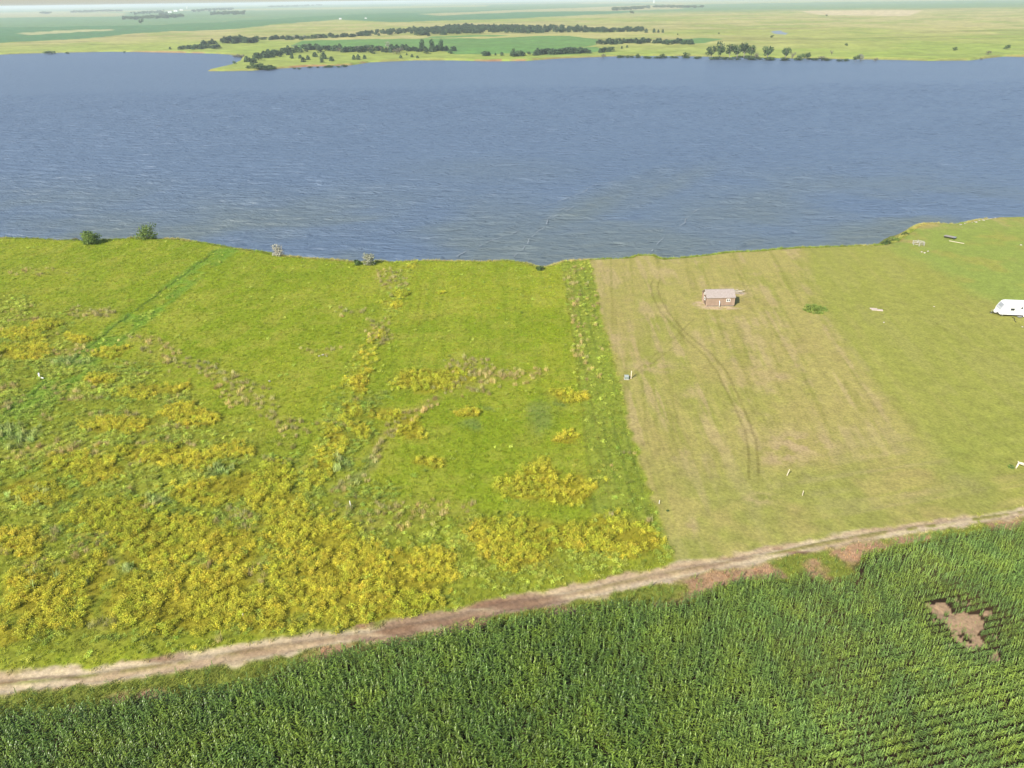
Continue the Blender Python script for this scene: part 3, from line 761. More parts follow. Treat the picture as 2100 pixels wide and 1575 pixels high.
CORN_MAT = leaf_material('corn_leaf', attr='tint', var=0.3, rough=0.44, spec=0.5, patch=[(0.35, (1.2, 1.08, 0.85))], transl=0.15)
def build_corn():
    a = ground(1862, 1471, 1.6); b = ground(2100, 1414, 1.6); D = (b - a) / np.linalg.norm(b - a); Nn = np.array([-D[1], D[0]])
    s = np.arange(-170, 170, 0.17); t = np.arange(-60, 140, 0.76)
    S, T = np.meshgrid(s, t); S = S.ravel() + rng.normal(0, 0.04, S.size); T = T.ravel()
    X = S * D[0] + T * Nn[0]; Y = S * D[1] + T * Nn[1]
    keep = in_view(X, Y, X * 0 + 1.0, 130) & (Y > 20)
    X, Y = X[keep], Y[keep]
    # rows stay sharp on the right, wander and close up on the left where the crop is lush
    lush = sm(36, 6, X - (Y - 60) * 0.25 + 14 * (fbm(X, Y, 14, 3, 301) - .5))
    X = X + rng.normal(0, 1, X.size) * (0.03 + 0.10 * lush); Y = Y + rng.normal(0, 1, X.size) * (0.03 + 0.10 * lush)
    Yc = np.maximum(Y, 34.5); r, k = look(X, Yc)
    ok = np.where(Y < 38, True, GRID['Z']['corn'][r, k])
    edge = seg_dist(X, Y, corn_edge)
    ok &= rng.random(X.size) < np.where(edge < 1.2, 0.75, 0.97)
    hole = fbm(X, Y, 2.2, 3, 303)
    ing = GRID['Z']['gap'][r, k] & (Y > 38)
    ok |= ing & (rng.random(X.size) < 0.20)
    vg = (GRID['Z']['verge'][r, k] > .5) & (Y > 38) & (edge < 3.2) & (GRID['Z']['road'][r, k] < .1)
    ok |= vg & (rng.random(X.size) < 0.10)
    stunt = np.where(ing, rng.uniform(.25, .6, X.size), np.where(vg, 0.6, 1.0))
    ok &= ~((hole > 0.86) & (rng.random(X.size) < 0.85))
    z = np.where(Y < 34.5, 0, GRID['z'][r, k])
    gapd = seg_dist(X, Y, np.vstack([corn_gap, corn_gap[:1]]))
    sc = (0.60 + 0.30 * lush) * (0.86 + 0.3 * fbm(X, Y, 6, 3, 305)) * rng.uniform(0.9, 1.1, X.size) * (0.7 + 0.3 * sm(0, 4, gapd)) 
    sc = sc * stunt
    X, Y, z, sc, lush = X[ok], Y[ok], z[ok], sc[ok], lush[ok]
    tone = mix(np.broadcast_to(C(138, 168, 78, 1.25), (X.size, 3)), C(114, 142, 56, 1.25), np.clip(lush * 1.1, 0, 1)) * (0.8 + 0.4 * fbm(X, Y, 7, 3, 307))[:, None]
    kinds = [corn_mesh(500 + i) for i in range(8)]
    for q in kinds: q.materials.append(CORN_MAT)
    rot = np.stack([rng.normal(0, .06, X.size), rng.normal(0, .06, X.size), rng.uniform(0, 6.283, X.size)], 1)
    vi = rng.integers(0, 8, X.size)
    px, py, d = project(X, Y, z + 1.2)
    vis = (px > 10) & (px < 2090) & (py < 1560)
    order = np.argsort(np.where(vis, d, 1e9))[:300]
    mask = np.ones(X.size, bool); mask[order] = False
    P = np.stack([X, Y, z - 0.02], 1); SC = np.stack([sc * .9, sc * .9, sc], 1)
    o = scatter('corn_crop', P[mask], rot[mask], SC[mask], vi[mask], kinds, tone[mask])
    tag(o, 'dense dark green corn crop filling the field below the dirt road', 'corn')
    for i in order:
        q = link('corn_plant', kinds[vi[i]], None, None, tuple(P[i]), tuple(rot[i]), tuple(SC[i]))
        q['tint'] = [float(v) for v in tone[i]] + [1.0]
        tag(q, 'green corn plant at the very front of the field, along the bottom edge', 'corn', 'nearest corn plants of the field')
    print('corn', X.size)
build_corn()

WEED = leaf_material('weed_leaf', attr='tint', var=0.3, transl=0.2, rough=0.7, spec=0.15)
GRASS = leaf_material('grass_blade', attr='tint', var=0.2, transl=0.25, rough=0.7, spec=0.15)
def near_points(n, y0=40, y1=205):
    Y = np.sqrt(rng.uniform(y0 ** 2, y1 ** 2, n)); W = 0.74 * Y + 18
    X = rng.uniform(-1, 1, n) * W
    k = in_view(X, Y, X * 0, 60)
    return X[k], Y[k]
def build_weeds():
    yk = [weed_clump(90, 0.62, 0.42, 0.12, 600 + i, 1.3) for i in range(6)]
    gk = [weed_clump(80, 0.42, 0.42, 0.12, 620 + i, 1.2) for i in range(5)]
    dk = [blades(40, 0.75, 0.42, 0.035, 640 + i, 0.5) for i in range(4)]
    tk = [blades(34, 0.9, 0.35, 0.05, 650 + i, 0.45) for i in range(4)]
    fk = [blades(14, 0.20, 0.28, 0.04, 660 + i, 0.7) for i in range(6)]
    for q in yk + gk + dk + tk: q.materials.append(WEED)
    for q in fk: q.materials.append(GRASS)
    X, Y = near_points(460000)
    r, k = look(X, Y); G = GRID; Z = {a: b[r, k] for a, b in G['Z'].items()}; z = G['z'][r, k]; c = G['c'][r, k]; sd = G['sd'][r, k]
    u = rng.random(X.size); land = sd > 0.4
    thin = np.clip(1.25 - Y / 260, 0.4, 1)
    def lay(name, sel, kinds, s0, s1, tint, label, cat, jit=0.18, flat=1.0):
        n = sel.sum(); s = rng.uniform(s0, s1, n)
        rot = np.stack([rng.normal(0, .12, n), rng.normal(0, .12, n), rng.uniform(0, 6.283, n)], 1)
        T = tint(sel) * rng.uniform(1 - jit, 1 + jit, (n, 1)) * (1 + rng.normal(0, 0.05, (n, 3)))
        o = scatter(name, np.stack([X[sel], Y[sel], z[sel]], 1), rot, np.stack([s, s, s * flat * rng.uniform(.8, 1.25, n)], 1), rng.integers(0, len(kinds), n), kinds, np.clip(T, 0.005, 1))
        tag(o, label, cat); print(name, n)
    big = fbm(X, Y, 9, 3, 401)
    rg = np.maximum(Z['rough'], Z['mid_rough'])
    hole = fbm(X, Y, 2.6, 3, 403)
    ysel = land & (u < 0.62 * Z['yellow'] * sm(0.30, 0.50, hole) * (0.5 + 0.5 * np.maximum(rg, .3)))
    lay('yellow_weeds', ysel, yk, 0.75, 1.25, lambda s: mix(np.broadcast_to(C(190, 181, 64, .87), (s.sum(), 3)), C(173, 174, 60, .87), sm(0.35, 0.7, big[s])), 'yellow flowering weeds in thick patches over the rough ground', 'weeds', 0.2)
    u2 = rng.random(X.size)
    gsel = land & ~ysel & (u2 < 0.30 * rg * (1 - .6 * Z['yellow']) * sm(0.3, 0.6, hole) + 0.012 * Z['free'] * sm(.5, .7, hole) + 0.03 * Z['strip'] + 0.02 * Z['track'] + 0.10 * Z['fence'] + 0.12 * Z['teal'] * rg)
    lay('green_weeds', gsel, gk, 0.6, 1.15, lambda s: mix(mix(np.broadcast_to(C(166, 174, 78, .8), (s.sum(), 3)), C(142, 158, 70, .8), sm(.4, .65, big[s])), C(148, 164, 92, .9), Z['teal'][s]), 'leafy green weeds between the yellow patches and along the plot line', 'weeds', 0.3)
    u3 = rng.random(X.size)
    dsel = land & ~ysel & ~gsel & (u3 < 0.15 * Z['brown'] * thin)
    lay('dry_weeds', dsel, dk, 0.6, 1.1, lambda s: mix(np.broadcast_to(C(186, 168, 112, .85), (s.sum(), 3)), C(164, 154, 104, .85), sm(.4, .6, big[s])), 'dry brownish weeds in streaks across the rough plots', 'weeds', 0.25)
    u4 = rng.random(X.size)
    tsel = land & (u4 < 0.09 * Z['teal'] * rg) & ~gsel
    lay('reed_grass', tsel, tk, 0.8, 1.3, lambda s: np.broadcast_to(C(172, 184, 112, .9), (s.sum(), 3)), 'tall pale blue-green grass in small stands among the weeds', 'grass', 0.25)
    u6 = rng.random(X.size); bsel = (sd > -0.6) & (sd < 1.3) & (u6 < 0.85)
    lay('brink_grass', bsel, dk, 0.5, 1.0, lambda s: mix(np.broadcast_to(C(188, 180, 108, 1.1), (s.sum(), 3)), C(150, 166, 70, 1.1), sm(.35, .6, big[s])), 'taller pale grass fringing the brink above the lake', 'grass', 0.2)
    u5 = rng.random(X.size)
    verge = Z['verge'] * (1 - Z['road']) * sm(0.34, 0.50, fbm(X, Y, 5, 4, 161))
    fsel = land & ~ysel & ~gsel & (u5 < (0.45 * Z['free'] * (1 - .5 * Z['brown'])) * thin + verge * 0.8)
    lay('meadow_grass', fsel, fk, 0.6, 1.25, lambda s: c[s] * 1.5, 'short yellow-green meadow grass on the unmown plots by the lake', 'grass', 0.22)
build_weeds()

# ================================================================== TREES
BARK = plain('bark', (0.11, 0.085, 0.06), 0.9, 0.1, 0.35, 6, 0.6)
PALE_BARK = plain('pale_bark', (0.30, 0.27, 0.23), 0.9, 0.1, 0.3, 6, 0.5)
CEDAR = leaf_material('cedar_leaf', (0.050, 0.086, 0.038), var=0.35, transl=0.08)
BROAD = leaf_material('broad_leaf', (0.070, 0.118, 0.036), var=0.3, transl=0.2)
BRIGHT = leaf_material('bright_leaf', (0.15, 0.22, 0.05), var=0.1, transl=0.25)
SILVER = leaf_material('silver_leaf', (0.30, 0.31, 0.23), var=0.2, transl=0.15)
FLOWER = leaf_material('whitish_leaf', (0.46, 0.44, 0.36), var=0.1, transl=0.15)
POPLAR = leaf_material('poplar_leaf', (0.040, 0.082, 0.032), var=0.2, transl=0.12)
GREYBR = leaf_material('grey_twig', (0.17, 0.155, 0.115), var=0.2, transl=0.1)

def leaf_cloud(pts, size, seed, up=0.35):
    r = random.Random(seed); V = []; F = []
    for p, nrm in pts:
        d = (Vector(nrm) * 0.9 + Vector((r.gauss(0, .6), r.gauss(0, .6), r.gauss(up, .6)))).normalized()
        e = d.orthogonal().normalized(); e.rotate(Matrix.Rotation(r.uniform(0, 6.28), 3, d)); g = d.cross(e)
        l = size * r.uniform(0.6, 1.35); w = l * r.uniform(0.45, 0.8); o = len(V); p = Vector(p)
        V += [p - e * l / 2 - g * w * .2, p + g * w / 2 - e * l * .1, p + e * l / 2 + d * l * .1, p - g * w / 2 + e * l * .1]; F.append((o, o + 1, o + 2, o + 3))
    return np_mesh('crown', V, F)
def lobes_points(lobes, n, seed, fill=0.55):
    """points through several lobes, most of them near the lobes' skins; lobes = (x,y,z, rx,ry,rz)"""
    r = random.Random(seed); out = []
    w = [l[3] * l[4] for l in lobes]
    while len(out) < n:
        x, y, z, a, b, c = r.choices(lobes, w)[0]
        d = Vector((r.gauss(0, 1), r.gauss(0, 1), r.gauss(0, 1))).normalized(); t = 1 - (1 - fill) * r.random() ** 1.6
        t *= r.uniform(0.85, 1.12)
        p = (x + a * d.x * t, y + b * d.y * t, z + c * d.z * t)
        if p[2] > 0.05: out.append((p, d))
    return out
def crown_broad(h, w, n, leaf, seed, low=0.22, nl=7):
    r = random.Random(seed); L = [(0, 0, h * .62, w * .34, w * .34, h * .30)]
    for i in range(nl):
        a = i * 2.4 + r.uniform(-.5, .5); q = w * r.uniform(.18, .34); zz = h * r.uniform(low + .16, .82)
        s = w * r.uniform(.15, .25)
        L.append((q * math.cos(a), q * math.sin(a), zz, s, s, s * h / w * .8))
    return leaf_cloud(lobes_points(L, n, seed), leaf, seed + 1)
def crown_cedar(h, w, n, leaf, seed):
    r = random.Random(seed); pts = []
    for i in range(n):
        t = r.random() ** 0.75; z = h * (0.05 + 0.95 * (1 - t)); a = r.uniform(0, 6.283)
        R_ = w * .5 * (t ** 0.42) * (0.8 + 0.3 * math.sin(3 * a + seed) * math.sin(z * 2.2 + seed)) * (1 if z > h * .12 else .8)
        q = R_ * (1 - 0.55 * r.random() ** 2.2)
        pts.append(((q * math.cos(a), q * math.sin(a), z), Vector((math.cos(a), math.sin(a), .45))))
    return leaf_cloud(pts, leaf, seed + 3)
def trunk_mesh(h, r0, seed, limbs=3, spread=0.25):
    r = random.Random(seed); b = MB()
    top = (r.uniform(-.04, .04) * h, r.uniform(-.04, .04) * h, h * .8)
    b.tube([(0, 0, -0.3), (top[0] * .4, top[1] * .4, h * .4), top], [r0, r0 * .7, r0 * .22], 6)
    for i in range(limbs):
        a = i * 2.2 + r.random(); z0 = h * r.uniform(.25, .5); q = h * spread * r.uniform(.6, 1.1)
        b.tube([(top[0] * .4, top[1] * .4, z0), (q * .6 * math.cos(a), q * .6 * math.sin(a), z0 + h * .14), (q * math.cos(a), q * math.sin(a), z0 + h * .3)], [r0 * .45, r0 * .3, r0 * .1], 5)
    return b.mesh('trunk', smooth=True)
class Kind:
    """a tree kind of unit-ish height: crowns and trunks shared by every tree of the kind"""
    def __init__(s, name, cat, crowns, trunks, cm, tm):
        s.name, s.cat = name, cat; s.crowns, s.trunks = crowns, trunks
        for c in crowns: c.materials.append(cm)
        for t in trunks: t.materials.append(tm)
    def plant(s, x, y, z, h, w, label, group=None, rz=None):
        o = empty(s.name, (x, y, z), random.uniform(0, 6.28) if rz is None else rz, (w, w, h))
        tag(o, label, s.cat, group)
        i = random.randrange(len(s.crowns))
        link('trunk', s.trunks[i % len(s.trunks)], None, o); link('crown', s.crowns[i], None, o)
        return o
# unit trees: height 1, width 1 (scaled when planted)
K_cedar = Kind('cedar_tree', 'tree', [crown_cedar(1, 1.0, 260, .19, 700 + i) for i in range(5)], [trunk_mesh(1, .035, 710 + i, 2, .15) for i in range(2)], CEDAR, BARK)
K_round = Kind('cedar_tree', 'tree', [crown_broad(1, 1, 300, .15, 715 + i, .05) for i in range(3)], [trunk_mesh(.8, .035, 719, 2, .15)], CEDAR, BARK)
K_broad = Kind('broadleaf_tree', 'tree', [crown_broad(1, 1, 420, .12, 720 + i) for i in range(4)], [trunk_mesh(1, .04, 730 + i, 4) for i in range(2)], BROAD, PALE_BARK)
K_poplar = Kind('poplar_tree', 'tree', [leaf_cloud(lobes_points([(0, 0, .55, .36, .36, .46), (.1, .05, .4, .34, .34, .3), (-.08, 0, .72, .26, .26, .26)], 380, 740 + i), .13, 741 + i) for i in range(3)], [trunk_mesh(1, .03, 745, 2, .1)], POPLAR, BARK)
K_silver = Kind('silver_shrub', 'shrub', [crown_broad(1, 1, 380, .11, 750 + i, .05) for i in range(3)], [trunk_mesh(.8, .04, 755, 4, .35)], SILVER, PALE_BARK)
K_grey = Kind('grey_shrub', 'shrub', [crown_broad(1, 1, 220, .10, 760 + i, .05) for i in range(3)], [trunk_mesh(.9, .04, 765, 4, .35)], GREYBR, BARK)
K_shrub = Kind('green_shrub', 'shrub', [crown_broad(1, 1, 380, .13, 770 + i, .02) for i in range(3)], [trunk_mesh(.7, .04, 775, 3, .35)], BROAD, BARK)

def far_at(px, py):
    z = -3.0
    for _ in range(3):
        g = ground(px, py, z); z = float(far_z(np.array([g[0]]), np.array([g[1]]))[0])
    return g[0], g[1], max(z, WATER_Z - .1)
def far_tree(K, px, py, hp, wp, label, group=None):
    """stand a tree where the photograph shows its foot, hp x wp pixels large there"""
    x, y, z = far_at(px, py); k = mpp(px, py, z)
    return K.plant(x, y, z - .1, hp * k, wp * k, label, group)
ORD = ['first', 'second', 'third', 'fourth', 'fifth', 'sixth', 'seventh', 'eighth', 'ninth', 'tenth', 'eleventh', 'twelfth']
def several(K, spots, label, group):
    for i, (x, y, h, w) in enumerate(sorted(spots)):
        far_tree(K, x, y, h, w, ORD[i] + ' from the left: ' + label, group)
def row(K, pts, n, hp, wp, jy, label, group):
    P = np.array(pts, float); L = np.concatenate([[0], np.cumsum(np.hypot(*np.diff(P, axis=0).T))])
    pos = []
    for i in range(n):
        t = L[-1] * (i + random.uniform(.1, .9)) / n
        x = np.interp(t, L, P[:, 0]); y = np.interp(t, L, P[:, 1]) + random.uniform(-jy, jy)
        s = random.uniform(.72, 1.2)
        pos.append((x, y, hp * s, wp * s * random.uniform(1.4, 2.0)))
    for i, (x, y, h, w) in enumerate(sorted(pos)):
        far_tree(K_round if K is K_cedar and random.random() < .4 else K, x, y, h, w, label if n > 12 else ORD[i] + ' from the left: ' + label, group)

g = 'cedars of the grove on the peninsula'
row(K_cedar, [(505, 130), (540, 120), (572, 112), (600, 108)], 26, 11, 10, 5, 'dark cedar in the dense grove at the peninsula\'s wooded neck', g)
row(K_cedar, [(590, 106), (640, 104), (700, 106), (760, 107), (840, 107), (880, 108), (935, 106)], 62, 10, 9, 4, 'dark cedar in the long grove below the green field on the peninsula', 'cedars of the long grove below the field')
row(K_grey, [(600, 102), (690, 104), (780, 107), (860, 109)], 12, 9, 11, 4, 'brownish shrub mixed into the long cedar grove on the peninsula', 'brown shrubs within the cedar grove')
far_tree(K_silver, 796, 99, 12, 13, 'pale silvery tree rising from the cedar grove left of the poplars')
for i, x in enumerate((866, 886, 905)):
    far_tree(K_poplar, x, 105, 23, 15, ['leftmost of three tall dark poplars at the grove\'s right end', 'middle one of three tall dark poplars at the grove\'s right end', 'rightmost of three tall dark poplars at the grove\'s right end'][i], 'three tall poplars on the peninsula')
several(K_cedar, ((599, 120, 12, 10), (616, 120, 7, 11), (622, 127, 9, 14), (632, 123, 9, 12), (664, 120, 12, 18), (660, 128, 8, 11), (680, 125, 9, 14), (646, 117, 9, 14)), 'scattered cedar on the grass between the grove and peninsula tip', 'scattered cedars on the peninsula grass')
several(K_cedar, ((726, 122, 9, 10), (735, 122, 10, 11), (748, 121, 8, 10)), 'cedar in the little group of three above the reddish bank', 'three cedars above the reddish bank')
several(K_cedar, ((822, 119, 6, 8), (845, 117, 6, 8), (856, 118, 5, 8), (834, 113, 4, 5)), 'small round cedar on the shore grass below the poplars', 'small cedars below the poplars')
row(K_shrub, [(508, 141), (530, 140), (548, 137), (566, 138)], 9, 9, 13, 2, 'dark shrub on the bank of the peninsula near its tip', 'shrubs on the peninsula bank')
row(K_shrub, [(590, 136), (650, 134), (720, 131)], 8, 4, 8, 1.5, 'low shrub along the waterline of the peninsula', 'low shrubs along the peninsula waterline')
row(K_grey, [(480, 113), (500, 116)], 5, 7, 11, 3, 'greyish shrub at the head of the inlet behind the peninsula', 'grey shrubs at the inlet')
far_tree(K_shrub, 481, 131, 6, 8, 'lone green shrub on the neck of land near the peninsula tip')
row(K_cedar, [(366, 102), (395, 100), (425, 99), (452, 100)], 16, 9, 9, 1.5, 'dark cedar in the front clump left of the inlet', 'cedars of the clump left of the inlet')
row(K_cedar, [(412, 93), (445, 92)], 7, 9, 8, 1.2, 'dark cedar in the back of the clump left of the inlet', 'back cedars of the clump left of the inlet')
far_tree(K_cedar, 349, 101, 5, 7, 'small single cedar just left of the cedar clump by the inlet')
row(K_cedar, [(456, 90), (490, 88), (530, 88)], 22, 12, 9, 1.5, 'tall dark cedar in the clump above the inlet', 'cedars of the clump above the inlet')
row(K_cedar, [(536, 81), (570, 81), (620, 80), (700, 76), (760, 73)], 36, 7, 8, 1.5, 'cedar in the thin tree row running right from the inlet clump', 'cedars of the thin row')
row(K_silver, [(560, 81), (640, 79), (740, 74)], 7, 6, 8, 1.2, 'greyish bush within the thin tree row right of the inlet clump', 'grey bushes of the thin row')
several(K_cedar, ((1325, 67, 8, 10), (1341, 67, 8, 9), (1350, 67, 6, 7), (1359, 67, 7, 7)), 'cedar standing off the right end of the plantation', 'cedars at the right end of the plantation')
row(K_cedar, [(990, 114), (1003, 114)], 4, 8, 8, 1, 'small cedar leftmost of the shore trees beneath the field', 'small cedars at the left end')
for x, y, h, w, l in ((1016, 113, 5, 5, 'tiny cedar between two small clumps on the far bank'), (1029, 114, 7, 10, 'small cedar just right of the tiny one on the far bank')):
    far_tree(K_cedar, x, y, h, w, l)
row(K_cedar, [(1047, 115), (1074, 114)], 7, 9, 9, 1.5, 'cedar in the small clump above the red bank', 'cedars of the clump above the red bank')
far_tree(K_broad, 1053, 106, 7, 8, 'small round tree standing just behind the clump above the red bank')
far_tree(K_shrub, 1084, 113, 8, 9, 'light green bush between two cedar clumps on the far bank')
row(K_cedar, [(1096, 112), (1130, 111), (1170, 110), (1212, 108)], 26, 11, 10, 2, 'cedar in the long clump above the middle of the far bank', 'cedars of the long middle clump')
row(K_cedar, [(1228, 107), (1254, 106)], 6, 10, 9, 1.5, 'cedar in the short clump right of the long middle clump', 'cedars of the short clump')
far_tree(K_grey, 1237, 116, 10, 14, 'leaning grey shrub hanging over the far shore')
row(K_cedar, [(1225, 91), (1260, 90), (1334, 89)], 26, 9, 9, 1.5, 'cedar in the hedge-like row at the right end of the green field', 'cedars of the row right of the field')
row(K_cedar, [(1340, 90), (1357, 89)], 4, 8, 8, 1, 'cedar in the gap group between the two tree rows', 'cedars between the two rows')
row(K_cedar, [(1360, 93), (1417, 93)], 12, 9, 10, 1.5, 'cedar in the row in front of the small right field', 'cedars before the small right field')
several(K_cedar, ((1275, 100, 5, 6), (1286, 98, 5, 6)), 'tiny lone cedar on the grass right of the shore clumps', 'two tiny cedars on the grass')
row(K_shrub, [(1260, 115), (1330, 115), (1400, 115), (1440, 116)], 16, 5, 9, 1, 'low scrub bush along the far waterline right of centre', 'low scrub along the far waterline')
far_tree(K_shrub, 1308, 114, 8, 10, 'rounded bush on the far waterline left of the tall trees')
far_tree(K_shrub, 1357, 115, 9, 13, 'broad bush on the far waterline between scrub bushes')
far_tree(K_shrub, 1408, 115, 11, 20, 'wide grey-green bush just left of the tall lakeside trees')
several(K_broad, ((1458, 117, 26, 24), (1476, 116, 33, 24), (1496, 115, 29, 22), (1512, 114, 27, 24), (1526, 114, 31, 22), (1540, 115, 27, 20)), 'tall leafy tree in the biggest lakeside group on the far shore', 'tall trees of the biggest lakeside group')
for x, y, h, w, l in ((1574, 117, 26, 26, 'leafy tree with bare pale stems right of the biggest lakeside group'), (1611, 117, 24, 20, 'upright leafy tree second to the right of the biggest lakeside group'), (1642, 119, 13, 16, 'low leafy tree just right of the upright lakeside tree'),
                      (1657, 119, 15, 16, 'rounded leafy tree left of the grey lakeside shrub'), (1756, 121, 13, 14, 'dark lakeside tree beside a silvery bush on the far shore')):
    far_tree(K_broad, x, y, h, w, l)
for x, y, h, w, l in ((1551, 116, 15, 12, 'grey leafless bush at the right foot of the biggest lakeside group'), (1625, 117, 14, 12, 'grey twiggy bush behind the low leafy lakeside tree'), (1686, 120, 9, 24, 'broad grey shrub leaning along the far waterline'),
                      (1797, 121, 9, 11, 'small grey shrub last in the line of lakeside bushes'), (2026, 112, 9, 15, 'grey shrub beside the little bay at the right'), (2012, 119, 5, 10, 'low grey shrub on the waterline of the right bay'), (1705, 113, 10, 8, 'thin dead-topped sapling on the far bank')):
    far_tree(K_grey, x, y, h, w, l)
far_tree(K_silver, 1766, 120, 14, 14, 'silvery bush beside the dark lakeside tree on the far shore')
row(K_shrub, [(1450, 118), (1500, 118), (1560, 119), (1600, 119), (1680, 120), (1740, 121)], 20, 6, 12, 1, 'low green undergrowth bush at the feet of the lakeside trees', 'undergrowth along the lakeside trees')
for x, y, h, w, l in ((1583, 78, 6, 8, 'small lone tree beside the distant pond'), (1735, 95, 5, 9, 'single dark bush on the grass above the right shore'), (1957, 103, 7, 12, 'low lone tree on the right grassland above the bay'), (2065, 101, 9, 15, 'round dark bush near the right edge of the far grassland'), (1695, 33, 3, 6, 'tiny bush at the lower edge of the tan wheat field'),
                      (1390, 71, 3, 4, 'tiny dark bush on the grass behind the small right field'), (1474, 70, 3, 4, 'tiny bush beyond the small right field'), (1295, 28, 6, 10, 'solitary bush in front of the distant windbreak'), (100, 108, 7, 26, 'dark green thicket by the water on the far left'), (138, 110, 4, 10, 'small bush on the far left waterline'), (255, 105, 4, 5, 'tiny bush on the left bank before the cedars')):
    far_tree(K_shrub, x, y, h, w, l)
far_tree(K_broad, 290, 50, 11, 12, 'lone distant tree standing in the dark green crop')

def wood(name, bands, label, kinds, cm, hm, wm, seed):
    """a far wood that reads as one mass: many trees, one object. bands: (pixel outline, count)"""
    r = np.random.default_rng(seed); P = []; S = []
    for outline, n in bands:
        W = glist(outline, -1.0); lo, hi = W.min(0), W.max(0); k = 0
        while k < n:
            p = lo + r.random(2) * (hi - lo)
            if inside(p[:1], p[1:], W)[0]:
                P.append((p[0], p[1], float(far_z(p[:1], p[1:])[0]) - .1)); s = r.uniform(.75, 1.2); S.append((wm * s * r.uniform(.85, 1.2), wm * s, hm * s)); k += 1
    n = len(P); rot = np.zeros((n, 3)); rot[:, 2] = r.uniform(0, 6.28, n)
    o = scatter(name, np.array(P), rot, np.array(S), r.integers(0, len(kinds), n), kinds)
    tag(o, label, 'trees')
ced = K_cedar.crowns; brd = K_broad.crowns; pop = K_poplar.crowns
wood('tree_plantation', [([(700, 77), (760, 68), (850, 60), (860, 72), (760, 76)], 70), ([(850, 64), (940, 58), (960, 70), (860, 76)], 110), ([(850, 74), (1000, 71), (1150, 69), (1320, 67), (1320, 63), (1250, 61), (1100, 57), (950, 55), (850, 62)], 620)],
     'wide dark tree plantation in rows beyond the green field', K_round.crowns + ced[:2], None, 6.4, 9.5, 31)
for name, bands, label, h, w, sd_ in (
        ('windbreak', [([(253, 39), (340, 35), (374, 33), (376, 36), (340, 38), (254, 41)], 120), ([(262, 30), (300, 26), (338, 24), (340, 27), (300, 30), (264, 32)], 60), ([(320, 33), (338, 27), (344, 30), (330, 36)], 20)], 'dark L-shaped windbreak around the distant farmstead\'s left side', 13, 18, 41),
        ('windbreak', [([(386, 25), (440, 20), (478, 18), (480, 22), (440, 24), (388, 27)], 110), ([(432, 31), (470, 29), (502, 28), (502, 31), (470, 32), (432, 33)], 60)], 'dark windbreak right of the distant farmstead', 16, 24, 42),
        ('windbreak', [([(147, 25.5), (250, 22.5), (250, 24), (147, 27)], 80)], 'thin hazy tree line left of the distant farmstead', 16, 40, 43),
        ('windbreak', [([(550, 15), (600, 13.5), (660, 11.5), (660, 12.5), (600, 14.5), (550, 16)], 80)], 'thin hazy tree line near the horizon right of the farmstead', 20, 50, 44),
        ('windbreak', [([(1255, 20), (1290, 18.5), (1331, 15), (1331, 17), (1290, 21), (1256, 22)], 110), ([(1340, 14.5), (1400, 14), (1442, 15.5), (1442, 17), (1400, 16), (1340, 16.5)], 90)], 'dark windbreak on the grassland right of centre', 14, 20, 45),
        ('windbreak', [([(84, 27.5), (108, 26.5), (108, 28), (84, 29)], 16)], 'short hazy tree clump at the far left horizon', 14, 40, 46)):
    wood(name, bands, label, brd + ced[:1], None, h, w, sd_)

# shrubs on the near shore
def near_at(px, py, z=0.0):
    g = ground(px, py, z); return g[0], g[1], land_z(g[0], g[1])
def near_bush(name, px, py, hp, wp, crown_mat, n, leaf, seed, label, twig=BARK, low=.02, z=None):
    x, y, z = near_at(px, py); k = mpp(px, py, z); h, w = hp * k, wp * k
    o = empty(name, (x, y, z - .1)); tag(o, label, 'shrub', None)
    r = random.Random(seed); L = []
    for i in range(11):
        a = i * 2.4; q = w * .5 * r.uniform(.15, .72); s = w * r.uniform(.14, .24)
        L.append((q * math.cos(a), q * math.sin(a), h * r.uniform(.15, .75) * (1.1 - .5 * q / w), s, s, s * r.uniform(.7, 1.0)))
    L.append((0, 0, h * .6, w * .26, w * .26, h * .34)); L.append((0, 0, h * .25, w * .40, w * .40, h * .25))
    cr = leaf_cloud(lobes_points(L, n, seed, .4), leaf, seed + 1); link('crown', cr, crown_mat, o)
    tr = MB()
    for i in range(6):
        a = i * 1.05 + r.random(); q = w * r.uniform(.2, .42)
        tr.tube([(0.1 * math.cos(a), .1 * math.sin(a), -.2), (q * .5 * math.cos(a), q * .5 * math.sin(a), h * .35), (q * math.cos(a), q * math.sin(a), h * r.uniform(.6, .85))], [.07, .05, .015], 5)
    link('trunk', tr.mesh('trunk', smooth=True), twig, o)
    return o
near_bush('green_bush', 187, 500, 30, 46, BRIGHT, 1700, .42, 801, 'dense rounded dark green bush on the left shore of the near bank')
near_bush('green_bush', 302, 489, 34, 52, BRIGHT, 1200, .40, 802, 'lighter green bush peeking over the grassy rise at the lake edge')
near_bush('flowering_shrub', 571, 522, 33, 32, FLOWER, 900, .30, 803, 'whitish flowering shrub on the near shore left of the plot', PALE_BARK)
near_bush('silver_shrub', 757, 543, 27, 34, SILVER, 900, .34, 804, 'silvery green shrub at the brink between the two left plots', PALE_BARK)
near_bush('green_bush', 734, 543, 12, 20, BROAD, 400, .35, 805, 'small dark bush at the left foot of the silvery shrub')
near_bush('green_bush', 154, 489, 10, 18, GREYBR, 240, .35, 806, 'tiny brownish bush behind the dense bush on the left shore')
near_bush('green_bush', 1818, 497, 11, 26, BROAD, 420, .35, 807, 'low green bush at the left foot of the right-hand bank')
near_bush('green_bush', 1838, 489, 10, 24, BRIGHT, 420, .35, 808, 'low bright bush halfway up the right-hand bank')
near_bush('green_bush', 1857, 477, 9, 20, BROAD, 300, .35, 809, 'low green bush at the top of the right-hand bank')
